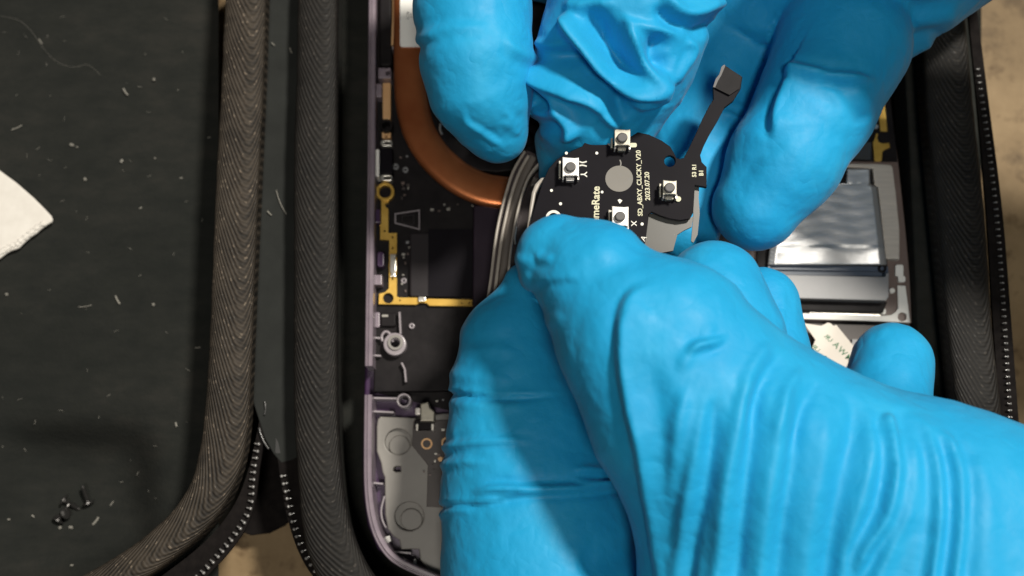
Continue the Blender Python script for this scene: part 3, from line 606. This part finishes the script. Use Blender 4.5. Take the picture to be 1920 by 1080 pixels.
plate('board_mark', [rrect(1180, 268, 1194, 276, 3)], ZB, ZB + 0.3, SILKY, bd); plate('board_mark', [ellipse(1272, 373, 5)], ZB, ZB + 0.4, SILKY, bd)
plate('board_mark', [[(1158, 375), (1162, 373), (1167, 376), (1162, 382)]], ZB, ZB + 0.06, SILK, bd)
for x, y, r in ((1062, 287, 2.8), (1119, 287, 2.8), (1034, 357, 2.8), (1051, 382, 3), (1129, 360, 2.6), (1204, 420, 3), (1145, 396, 2)): plate('board_dot', [ellipse(x, y, r, n=10)], ZB, ZB + 0.06, SILK, bd)
tube('board_trace', [(1162, 300), (1164, 306), (1163, 312)], ZB, 1.6, GREY, bd)
text('board_print', 'A', 1207, 447, ZB, 60, 10, SILK, bd)

# ------------------------------------------------------------------ loose things in the left half
def napkin():
    out = [(-260, 180), (-120, 240), (0, 320), (30, 342), (62, 370), (82, 390), (95, 404), (98, 411), (96, 416)]
    low = [(96, 416), (86, 424), (75, 431), (66, 438), (58, 445), (50, 451), (41, 458), (36, 463), (28, 466), (20, 470), (12, 475), (0, 482), (-120, 560), (-260, 640)]
    o = plate('paper_napkin', [out + [(x + 1.4 * math.sin(x * .5), y + 1.4 * math.cos(x * .7)) for x, y in low[1:]]], ZF + 0.9, ZF + 1.9, PAPER, None, 0.4)
    tag(o, 'corner of a folded white paper napkin lying on the dark lining', 'napkin')
    e = [(x - 4, y - 6) for x, y in low[1:]]
    pts = [P(x, y, ZF + 1.95) for x, y in catmull(e, 6)]
    c2 = sweep('crimped_edge', pts, lambda i, t: [(0.55 * math.cos(a) * (1 + 0.25 * math.sin(i * 1.1)), 0.22 * (1 + 0.5 * math.sin(i * 0.9)) * math.sin(a)) for a in [math.pi * 2 * k / 8 for k in range(8)]], PAPER, o, closed_prof=True)
napkin()
def screw(px, py, ang, lean, label, headr=1.35, ln=3.8):
    bm = bmesh.new()
    prof = [(0, 0.35), (0.75, 0.32), (headr, 0.05), (headr, -0.25), (0.55, -0.35)]
    for k in range(8): prof += [(0.55, -0.5 - k * ln / 9), (0.42, -0.5 - (k + .5) * ln / 9)]
    prof += [(0.3, -ln - 0.4), (0, -ln - 0.5)]
    n = 14; V = []; Fc = []
    for (r, z) in prof:
        for k in range(n): V.append((r * math.cos(2 * math.pi * k / n), r * math.sin(2 * math.pi * k / n), z))
    for j in range(len(prof) - 1):
        for k in range(n): Fc.append((j * n + k, (j + 1) * n + k, (j + 1) * n + (k + 1) % n, j * n + (k + 1) % n))
    R = Matrix.Rotation(math.radians(ang), 3, 'Z') @ Matrix.Rotation(math.radians(lean), 3, 'Y')
    v = np.array([list(R @ Vector(q)) for q in V]); v[:, 2] -= v[:, 2].min(); v += P(px, py, ZF - 0.05 - rec_depth(px, py))
    o = mesh_obj('machine_screw', v, Fc, SCREWM, None); tag(o, label, 'screw', 'loose screws on the lining'); return o
screw(123, 938, 150, 78, 'topmost dark screw of the tight trio on the lining')
screw(131, 962, 20, 60, 'middle screw of the tight trio, its head facing up')
screw(113, 976, -120, 85, 'lowest screw of the tight trio, nearest the case corner')
screw(170, 944, -70, 100, 'lone screw lying a little right of the trio')
def lint():
    V = []; Fc = []
    def fibre(x, y, z, ln, ang, r, bend=0.2):
        path = [np.array(P(x, y, z)) + np.array([ln * (s - .5) * math.cos(ang + bend * s), ln * (s - .5) * math.sin(ang + bend * s), 0.1]) for s in (0, .33, .66, 1)]
        b = len(V)
        for i, p in enumerate(path):
            a = path[max(i - 1, 0)]; c_ = path[min(i + 1, 3)]; t = (c_ - a) / (np.linalg.norm(c_ - a) + 1e-9); sd = np.cross(t, [0, 0, 1])
            for k in range(4): V.append(p + r * (sd * math.cos(k * math.pi / 2) + np.array([0, 0, 1]) * math.sin(k * math.pi / 2)))
        for i in range(3):
            for k in range(4): Fc.append((b + i * 4 + k, b + i * 4 + (k + 1) % 4, b + (i + 1) * 4 + (k + 1) % 4, b + (i + 1) * 4 + k))
    for (x, y, ln, an, r) in ((235, 173, 2.0, -60, .2), (289, 149, .5, 0, .32), (135, 272, .9, -20, .3), (145, 276, .3, 0, .2), (228, 302, .7, 60, .3), (160, 336, .5, 0, .35), (32, 240, 2.6, 20, .13), (76, 78, 1.4, -60, .13),
                              (264, 390, .6, 30, .15), (220, 563, 2.2, -65, .2), (288, 571, .5, 0, .32), (13, 552, .5, 0, .3), (330, 796, 1.0, -80, .2), (180, 977, 2.0, 48, .22), (210, 944, 1.2, 50, .12), (291, 297, .3, 0, .2), (371, 652, 1.2, 0, .12), (160, 575, 3, 3, .08),
                              (505, 400, 1.4, -50, .14), (525, 380, 6, -72, .09), (545, 95, 1.3, -75, .16), (512, 83, 1.0, -50, .12), (1717, 442, .5, 0, .25), (392, 258, .7, 0, .12), (340, 334, .6, 0, .15), (62, 968, .7, -40, .2), (17, 974, .5, 0, .2), (135, 1060, .6, 0, .2), (113, 989, .6, 30, .3), (133, 989, .8, -10, .3)):
        z = (2.6 if 490 < x < 560 else (ZF + 0.3 - rec_depth(x, y) if x < 600 else ZF - 5)); fibre(x, y, z, ln, math.radians(an), r)
    rnd = random.Random(3)
    for k in range(60):
        x, y = rnd.uniform(0, 390), rnd.uniform(0, 1000); fibre(x, y, ZF + 0.2 - rec_depth(x, y), rnd.uniform(.2, 1.2), rnd.uniform(0, 6.3), rnd.uniform(.02, .045), rnd.uniform(-1, 1))
    for pts in ([(0, 30), (35, 38), (60, 60), (85, 95), (110, 118), (140, 126), (165, 122), (190, 142)],):
        c_ = catmull(pts, 6)
        for i in range(len(c_) - 1):
            p, q = P(*c_[i], ZF + .3), P(*c_[i + 1], ZF + .3); d = q - p; m_ = (c_[i] + c_[i + 1]) / 2
            fibre(m_[0], m_[1], ZF + .25, np.linalg.norm(d), math.atan2(d[1], d[0]), .018, 0)
    o = mesh_obj('lint', V, Fc, LINT, None); tag(o, 'pale lint and stray fibres scattered over the dark lining', None, None, 'stuff')
lint()

# ------------------------------------------------------------------ gloved hands (one continuous surface each)
def smin(a, b, k):
    h = np.maximum(k - np.abs(a - b), 0) / k
    return np.minimum(a, b) - h * h * k * 0.25
def hand_surface(limbs, order, vox, kbody):
    """limbs: name -> (k, [(px,py,z,rpx)...], zflat); each limb is a chain of round cones"""
    prim = {}
    lo = np.array([1e9] * 3); hi = -lo
    for nm, (k, ch, zf) in limbs.items():
        q = []
        for (x, y, z, r) in ch:
            p, t = PT(x, y, z); rr = r * t / F; q.append((p, rr)); lo = np.minimum(lo, p - rr - 2); hi = np.maximum(hi, p + rr + 2)
        prim[nm] = q
    n = np.ceil((hi - lo) / vox).astype(int) + 1
    X = [(lo[d] + vox * np.arange(n[d])).astype(np.float32) for d in range(3)]
    GX, GY, GZ = X[0][:, None, None], X[1][None, :, None], X[2][None, None, :]
    total = None; best = None; gid = None
    for gi, nm in enumerate(order):
        k, ch, zf = limbs[nm]; d = None
        q = prim[nm]
        for i in range(max(len(q) - 1, 1)):
            (a, ra), (b, rb) = q[i], q[min(i + 1, len(q) - 1)]
            ab = (b - a).astype(np.float32); l2 = float(ab @ ab) + 1e-9
            px, py, pz = GX - np.float32(a[0]), GY - np.float32(a[1]), GZ - np.float32(a[2])
            t = np.clip((px * ab[0] + py * ab[1] + pz * ab[2]) / np.float32(l2), 0, 1)
            dd = np.sqrt((px - t * ab[0]) ** 2 + (py - t * ab[1]) ** 2 + ((pz - t * ab[2]) * np.float32(zf)) ** 2) - (np.float32(ra) + t * np.float32(rb - ra))
            d = dd if d is None else smin(d, dd, np.float32(2.0))
        if total is None: total, best, gid = d, d.copy(), np.zeros(d.shape, np.int8)
        else:
            m = d < best; gid[m] = gi; best = np.minimum(best, d); total = smin(total, d, np.float32(k))
    return total, gid, lo, vox
def surface_nets(Fd, lo, vox):
    nx, ny, nz = Fd.shape; ins = Fd < 0
    c = np.zeros((nx - 1, ny - 1, nz - 1), np.int8)
    for dx in (0, 1):
        for dy in (0, 1):
            for dz in (0, 1): c += ins[dx:nx - 1 + dx, dy:ny - 1 + dy, dz:nz - 1 + dz]
    act = np.argwhere((c > 0) & (c < 8)); idx = -np.ones(c.shape, np.int32); idx[tuple(act.T)] = np.arange(len(act))
    acc = np.zeros((len(act), 3)); cnt = np.zeros(len(act))
    for ax in range(3):
        o1, o2 = [a for a in range(3) if a != ax]
        for u in (0, 1):
            for v_ in (0, 1):
                a = act.copy(); a[:, o1] += u; a[:, o2] += v_; b = a.copy(); b[:, ax] += 1
                fa, fb = Fd[tuple(a.T)], Fd[tuple(b.T)]; m = (fa < 0) != (fb < 0); t = np.where(m, fa / np.where(m, fa - fb, 1), 0)
                p = (a - act).astype(float); p[:, ax] += t; acc[m] += p[m]; cnt[m] += 1
    V = lo + vox * (act + acc / cnt[:, None]); quads = []
    for ax in range(3):
        o1, o2 = (ax + 1) % 3, (ax + 2) % 3
        s0 = [slice(None)] * 3; s1 = [slice(None)] * 3; s0[ax] = slice(0, -1); s1[ax] = slice(1, None)
        A, Bn = ins[tuple(s0)], ins[tuple(s1)]; e = np.argwhere(A != Bn); e = e[(e[:, o1] > 0) & (e[:, o2] > 0) & (e[:, o1] < Fd.shape[o1] - 1) & (e[:, o2] < Fd.shape[o2] - 1)]
        q = []
        for (u, v_) in ((-1, -1), (0, -1), (0, 0), (-1, 0)):
            g = e.copy(); g[:, o1] += u; g[:, o2] += v_; q.append(idx[tuple(g.T)])
        q = np.stack(q, 1); fl = ~A[tuple(e.T)]; q[fl] = q[fl][:, ::-1]; quads.append(q)
    return V, np.concatenate(quads), act
def vnormals(V, Q):
    n = np.cross(V[Q[:, 2]] - V[Q[:, 0]], V[Q[:, 3]] - V[Q[:, 1]]); N_ = np.zeros_like(V)
    for k in range(4): np.add.at(N_, Q[:, k], n)
    return N_ / (np.linalg.norm(N_, axis=1)[:, None] + 1e-12)
def smooth_mesh(V, Q, it, lam=0.5):
    E = np.concatenate([Q[:, [0, 1]], Q[:, [1, 2]], Q[:, [2, 3]], Q[:, [3, 0]]])
    deg = np.bincount(E[:, 0], minlength=len(V)) + np.bincount(E[:, 1], minlength=len(V))
    for _ in range(it):
        s = np.stack([np.bincount(E[:, 0], V[E[:, 1], d], len(V)) + np.bincount(E[:, 1], V[E[:, 0], d], len(V)) for d in range(3)], 1)
        V = V + lam * (s / deg[:, None] - V)
    return V
def folds(V, Nn, grp, specs, names):
    px, py = PROJ(V); disp = np.zeros(len(V))
    for sp in specs:
        g, pts, wd, amp, kind = sp[:5]; ends = sp[5] if len(sp) > 5 else 0.3
        c_ = np.array(catmull(pts, 6)); wmax = 4.2 * wd
        m = (px > c_[:, 0].min() - wmax) & (px < c_[:, 0].max() + wmax) & (py > c_[:, 1].min() - wmax) & (py < c_[:, 1].max() + wmax) & (Nn[:, 2] > -0.35)
        if g is not None:
            gs = [names.index(q) for q in (g if isinstance(g, (tuple, list)) else [g])]; m &= np.isin(grp, gs)
        ii = np.nonzero(m)[0]
        if not len(ii): continue
        q = np.stack([px[ii], py[ii]], 1); bd_ = np.full(len(ii), 1e9); sd = np.zeros(len(ii)); tt = np.zeros(len(ii)); ns = len(c_) - 1
        for k in range(ns):
            a, b = c_[k], c_[k + 1]; ab = b - a; l2 = ab @ ab + 1e-9; t = np.clip(((q - a) @ ab) / l2, 0, 1); r = q - a - t[:, None] * ab
            d = np.hypot(r[:, 0], r[:, 1]); mm = d < bd_; bd_[mm] = d[mm]
            cr = (ab[0] * (q[:, 1] - a[1]) - ab[1] * (q[:, 0] - a[0])); sd[mm] = np.sign(cr[mm]) * d[mm]; tt[mm] = (k + t[mm]) / ns
        e0, e1 = (ends if isinstance(ends, tuple) else (ends, ends))
        tp = np.ones(len(ii))
        if e0 > 0: tp *= np.clip(tt / e0, 0, 1)
        if e1 > 0: tp *= np.clip((1 - tt) / e1, 0, 1)
        tp = tp * tp * (3 - 2 * tp); w_ = wd * (0.55 + 0.45 * tp); x = sd / w_
        if kind == 'r': pr = np.exp(-x * x)
        elif kind == 'c': pr = -np.exp(-(x * 1.3) ** 2) + 0.35 * np.exp(-((np.abs(x) - 1.7) / 0.75) ** 2)
        elif kind == 's': pr = np.where(x > 0, np.exp(-x / 1.1), -0.55 * np.exp(x / 0.7)); pr = pr * (1 - np.exp(-(x / 0.22) ** 2)) + np.exp(-(x / 0.22) ** 2) * 0.25
        tpf = tp * np.exp(-np.maximum(bd_ / (4 * wd), 0) ** 4)
        disp[ii] += amp * pr * tpf
    return disp
def low_noise(V, sc_, seed):
    r = np.random.RandomState(seed); out = np.zeros(len(V))
    for k in range(14):
        f = r.normal(size=3); f /= np.linalg.norm(f); fr = sc_ * r.uniform(0.5, 1.6); out += np.sin(V @ f * fr + r.uniform(0, 6.28) + 1.5 * np.sin(V @ r.normal(size=3) * sc_ * 0.4)) / 14 ** 0.5
    return out
def build_hand(label, limbs, order, specs, vox=0.52):
    Fd, gid, lo, vx = hand_surface(limbs, order, vox, 3.0)
    V, Q, act = surface_nets(Fd, lo, vx); grp = gid[tuple(act.T)]
    V = smooth_mesh(V, Q, 3); Nn = vnormals(V, Q)
    d = folds(V, Nn, grp, specs, order) + 0.10 * low_noise(V, 0.35, 5) + 0.035 * low_noise(V, 1.2, 8)
    rg = np.exp(-(low_noise(V * np.array([1, .55, 1]), 0.55, 21) / 0.35) ** 2); cm = np.isin(grp, [order.index(q) for q in ('crumpled',) if q in order])
    d = d + rg * np.where(cm, 0.15, 0.06)
    V = V + Nn * d[:, None]; V = smooth_mesh(V, Q, 1, 0.4)
    o = mesh_obj('gloved_hand', V, Q, GLOVE, None, smooth=True); tag(o, label, 'hand', 'blue gloved hands')
    return o

exec_specs = True
# ---- lower hand
LOW = {
 'thumb': (1.5, [(985, 535, 27, 42), (955, 640, 26, 88), (960, 720, 25, 112), (985, 830, 24, 150), (1000, 930, 23, 172), (1030, 1060, 22, 200), (1060, 1250, 22, 235)], 1.1),
 'index': (6.0, [(1046, 482, 54, 80), (1112, 522, 56, 108), (1190, 632, 57, 148), (1270, 760, 56, 180)], 1.0),
 'back':  (6.0, [(1275, 640, 60, 146), (1400, 850, 55, 214), (1750, 1008, 52, 238), (2080, 1110, 50, 262)], 1.15),
 'heel':  (8.0, [(1390, 850, 50, 205), (1420, 1090, 48, 222), (1480, 1250, 46, 250)], 1.1),
 'wrist': (8.0, [(1750, 1010, 50, 230), (1750, 1250, 50, 300), (2080, 1250, 50, 300)], 1.1),
 'middle': (1.2, [(1340, 543, 44, 92), (1380, 640, 48, 95)], 1.0),
 'ring': (1.0, [(1428, 572, 32, 72), (1440, 700, 36, 85)], 1.0),
 'pinky': (1.0, [(1672, 682, 20, 77), (1650, 800, 26, 88)], 1.0),
}
LOW_ORDER = ['index', 'back', 'heel', 'wrist', 'middle', 'ring', 'pinky', 'thumb']
BK = ['index', 'back', 'heel', 'wrist']
LOW_F = [
 # the knuckle's fold that starts at the top and runs to the bottom edge
 (BK, [(1230, 1100), (1216, 970), (1200, 870), (1178, 770), (1162, 680), (1160, 600), (1182, 548), (1228, 525)], 34, 1.7, 's', (0.0, 0.25)),
 (BK, [(1163, 580), (1164, 680), (1180, 770), (1202, 870), (1219, 970), (1232, 1100)], 13, 0.7, 'r', (0.2, 0.3)),
 (BK, [(1215, 660), (1228, 760), (1248, 880), (1262, 1090)], 30, -1.0, 'r', (0.3, 0)),
 (BK, [(1290, 720), (1272, 790), (1262, 870), (1255, 960)], 15, 0.9, 'r', (0.3, 0.4)),
 # crumple by the fingertip
 (BK, [(965, 475), (985, 490), (1005, 488)], 12, -0.35, 'c'), (BK, [(1002, 475), (1018, 485), (1040, 483)], 10, -0.5, 'c'),
 (BK, [(990, 505), (985, 545), (990, 572)], 12, 0.45, 'r'), (BK, [(985, 552), (1020, 532), (1060, 527), (1085, 522)], 18, -0.6, 's'),
 (BK, [(1000, 600), (1035, 605), (1060, 590)], 16, 0.45, 'r'), (BK, [(970, 480), (978, 500), (984, 530)], 10, 0.2, 'r'),
 (BK, [(1100, 480), (1150, 470), (1200, 480)], 22, 0.35, 'r'),
 # folds on the back of the hand
 (BK, [(1285, 664), (1305, 650), (1330, 645), (1368, 630)], 9, -1.0, 'c'), (BK, [(1275, 700), (1290, 672), (1320, 640), (1340, 600)], 14, 0.6, 'r'),
 (BK, [(1345, 720), (1336, 800), (1322, 910), (1298, 1010), (1285, 1100)], 17, -1.3, 'r', (0.35, 0)),
 (BK, [(1322, 740), (1310, 830), (1290, 930), (1268, 1090)], 15, 0.8, 'r', (0.35, 0)),
 (BK, [(1400, 690), (1382, 800), (1360, 930), (1345, 1090)], 17, 1.3, 'r', (0.35, 0)),
 (BK, [(1432, 690), (1412, 800), (1396, 930), (1378, 1090)], 15, -1.1, 'r', (0.35, 0)),
 (BK, [(1476, 690), (1462, 800), (1440, 930), (1425, 1090)], 20, 1.1, 'r', (0.35, 0)),
 (BK, [(1506, 720), (1490, 850), (1470, 960), (1455, 1090)], 16, -0.9, 'r', (0.3, 0)),
 (BK, [(1556, 740), (1540, 860), (1520, 970), (1505, 1100)], 22, 0.9, 'r', (0.3, 0)),
 (BK, [(1445, 640), (1410, 690), (1385, 770)], 13, 0.7, 'r'), (BK, [(1472, 655), (1430, 720), (1405, 810)], 12, -0.7, 'r'), (BK, [(1505, 685), (1470, 745), (1445, 840)], 13, 0.7, 'r'), (BK, [(1540, 705), (1505, 770), (1480, 860)], 12, -0.6, 'r'),
 (BK, [(1590, 735), (1600, 790), (1585, 870), (1562, 980), (1548, 1100)], 16, -0.9, 'r', (0.3, 0)),
 (BK, [(1625, 760), (1635, 840), (1618, 920), (1590, 1020), (1575, 1100)], 18, 1.1, 'r', (0.3, 0)),
 (BK, [(1655, 775), (1667, 800), (1675, 850), (1677, 897), (1662, 965), (1622, 1030), (1600, 1090)], 15, -1.35, 'c', (0.12, 0.15)),
 (BK, [(1690, 790), (1706, 860), (1700, 940), (1670, 1020), (1645, 1090)], 20, 1.0, 'r', (0.3, 0)),
 (BK, [(1728, 790), (1757, 871), (1761, 963), (1748, 1090)], 13, -0.9, 'c', (0.3, 0)),
 (BK, [(1768, 805), (1799, 884), (1801, 990), (1790, 1090)], 13, -0.8, 'c', (0.3, 0)),
 (BK, [(1830, 840), (1850, 930), (1850, 1090)], 22, 0.5, 'r', (0.3, 0)), (BK, [(1700, 775), (1760, 815), (1800, 850)], 12, 0.5, 'r'),
 # thumb creases
 ('thumb', [(825, 735), (860, 736), (910, 742), (980, 742), (1060, 738)], 9, -1.3, 's', (0.0, 0.3)), ('thumb', [(830, 752), (900, 760), (1000, 760)], 12, 0.5, 'r', (0.0, 0.3)),
 ('thumb', [(830, 700), (880, 705), (960, 712)], 12, 0.45, 'r', 0.2), ('thumb', [(830, 840), (880, 830), (950, 826), (1010, 828)], 8, -0.7, 'c', (0.0, 0.4)), ('thumb', [(830, 872), (870, 866), (920, 868)], 9, -0.5, 'c', (0.0, 0.4)),
 ('thumb', [(880, 925), (930, 916), (1000, 918), (1080, 915), (1200, 905)], 9, -1.2, 'c', (0.3, 0)), ('thumb', [(815, 950), (850, 944), (900, 945), (960, 934), (1030, 928)], 9, -1.3, 's', (0.0, 0.3)),
 ('thumb', [(818, 968), (850, 956), (890, 958)], 7, 0.6, 'r', (0.0, 0.4)), ('thumb', [(1070, 880), (1120, 882), (1200, 890)], 7, 0.8, 'r', (0.3, 0)), ('thumb', [(1070, 898), (1120, 905), (1200, 912)], 7, -0.9, 'c', (0.3, 0)),
 ('thumb', [(870, 660), (930, 655), (970, 660)], 12, -0.3, 'c'), ('thumb', [(1080, 1060), (1140, 1050), (1210, 1020)], 30, -1.2, 'r', (0.3, 0)),
 (['middle'], [(1290, 500), (1340, 500), (1400, 540)], 14, 0.25, 'r'), (['ring'], [(1440, 640), (1465, 600), (1470, 540)], 8, 0.3, 'r'),
]
# ---- upper hand
UP = {
 'tip_left': (1.2, [(880, -140, 42, 104), (886, 20, 42, 107), (893, 110, 42, 104), (902, 172, 40, 94), (925, 232, 37, 66), (938, 258, 36, 45)], 1.0),
 'crumpled': (1.2, [(1210, -140, 42, 150), (1185, 10, 42, 152), (1156, 100, 40, 147), (1120, 190, 34, 125), (1100, 262, 26, 95), (1090, 320, 22, 80)], 1.1),
 'behind': (1.2, [(1360, 110, 12, 120), (1310, 250, 14, 104), (1296, 340, 16, 92), (1280, 430, 17, 70)], 1.0),
 'big': (1.5, [(1418, 388, 30, 82), (1470, 300, 32, 105), (1528, 200, 32, 111), (1578, 85, 30, 128)], 1.0),
 'arm': (3.0, [(1700, -120, 34, 140), (1735, -210, 60, 140), (1790, -290, 78, 170), (2010, -310, 82, 200), (2400, -210, 84, 270), (3100, -120, 90, 300)], 1.0),  # unseen forearm, routed out of view to shade palm and right lip
 'palm': (3.0, [(1020, -120, 8, 120), (1250, -80, 12, 130), (1400, 20, 12, 150), (1570, -5, 22, 158), (1690, -80, 27, 162), (1800, -160, 28, 165)], 1.0),
}
UP_ORDER = ['palm', 'arm', 'big', 'behind', 'crumpled', 'tip_left']
UP_F = [
 ('tip_left', [(783, 74), (830, 56), (890, 52), (920, 56)], 12, -0.45, 'c', (0.0, 0.6)), ('tip_left', [(783, 85), (800, 75), (830, 70)], 8, -0.6, 's', (0.0, 0.5)),
 ('tip_left', [(945, 70), (970, 95), (1000, 110)], 12, -0.6, 'c', (0.4, 0)), ('tip_left', [(940, 225), (960, 240), (975, 255)], 9, 0.6, 'r'), ('tip_left', [(945, 205), (960, 225), (972, 235)], 8, -0.3, 'c'),
 ('tip_left', [(875, 195), (878, 225), (900, 240), (930, 262), (950, 275)], 12, 0.8, 's'),
 # the crumpled fingertip: strong diagonal ridges
 ('crumpled', [(1058, 22), (1075, 60), (1100, 100), (1130, 140), (1165, 165), (1220, 168), (1262, 158)], 15, 4.4, 'r', (0.15, 0.15)),
 ('crumpled', [(1090, 10), (1125, 60), (1165, 115), (1210, 150)], 28, -5.2, 'r'),
 ('crumpled', [(1170, 20), (1185, 70), (1205, 120), (1240, 150), (1270, 158)], 14, 2.4, 'r'),
 ('crumpled', [(1240, 60), (1230, 100), (1250, 140)], 20, -2.8, 'r'),
 ('crumpled', [(1005, 118), (1030, 150), (1070, 170), (1110, 185), (1140, 210), (1160, 250)], 14, 3.4, 'r', (0.1, 0.2)),
 ('crumpled', [(1020, 105), (1070, 110), (1110, 150), (1150, 185), (1165, 230)], 24, -5.0, 'r', (0.25, 0.2)),
 ('crumpled', [(1003, 120), (1020, 160), (1045, 195), (1060, 230), (1075, 265)], 13, 2.2, 'r', (0.1, 0.1)),
 ('crumpled', [(1000, 165), (1018, 190), (1040, 205)], 14, -1.8, 'r', (0.0, 0.3)),
 ('crumpled', [(995, 205), (1030, 215), (1060, 212)], 9, 1.0, 'r', (0.0, 0.4)), ('crumpled', [(1000, 235), (1040, 235), (1070, 250)], 12, -1.2, 'r', (0, 0.3)),
 ('crumpled', [(1015, 82), (1040, 85), (1070, 80)], 8, 1.0, 'r', (0.0, 0.4)),
 ('crumpled', [(1180, 200), (1220, 190), (1260, 165)], 9, -1.4, 'c'), ('crumpled', [(1190, 215), (1215, 200), (1240, 190)], 9, 0.7, 'r'),
 ('crumpled', [(1235, -20), (1270, 15), (1300, 22), (1345, 5)], 12, 1.8, 'r', (0.2, 0)), ('crumpled', [(1225, 10), (1260, 45), (1300, 60), (1330, 50)], 12, -1.8, 'r', (0.2, 0)),
 ('crumpled', [(1160, 35), (1210, 50), (1270, 60), (1325, 62)], 10, 1.0, 'r'), ('crumpled', [(1050, 8), (1100, 12), (1160, 5)], 12, 0.9, 'r'),
 ('crumpled', [(1290, 70), (1300, 95), (1280, 130), (1262, 160)], 9, 1.0, 'r', 0.2),
 # palm and big finger
 ('palm', [(1380, 100), (1450, 120), (1560, 140), (1660, 148)], 16, -1.8, 'c'), ('palm', [(1350, 30), (1450, 60), (1560, 100), (1620, 125)], 26, 1.4, 'r'),
 ('palm', [(1630, 90), (1680, 110), (1740, 85)], 16, -1.2, 'c', (0.3, 0)), ('palm', [(1650, 25), (1700, 40), (1780, 30)], 18, -0.9, 'c', (0.3, 0)), ('palm', [(1450, 20), (1540, 60), (1610, 110)], 14, -1.0, 'c'),
 ('big', [(1530, 140), (1572, 158), (1602, 192), (1624, 232)], 16, -1.1, 'r', (0.2, 0.1)), ('big', [(1490, 150), (1540, 175), (1575, 215)], 16, -0.5, 'r'),
 ('big', [(1446, 262), (1446, 218), (1458, 180), (1480, 132)], 30, 2.4, 's', (0.25, 0.0)), ('big', [(1475, 262), (1435, 285), (1405, 315), (1380, 350)], 16, -0.5, 'r'),
 (['big', 'palm'], [(1465, 138), (1500, 135), (1560, 142), (1650, 150)], 10, -1.2, 'c', 0.2),
 ('behind', [(1350, 210), (1380, 225), (1400, 250)], 10, -1.0, 'c'), ('behind', [(1360, 195), (1390, 205), (1420, 230)], 8, 0.7, 'r'),
]
if not globals().get('SKIP_HANDS'):
    build_hand('bright blue gloved hand from lower right with thumb and knuckles over the board', LOW, LOW_ORDER, LOW_F)
    build_hand('blue gloved hand from upper right with crumpled fingertips behind the board', UP, UP_ORDER, UP_F)
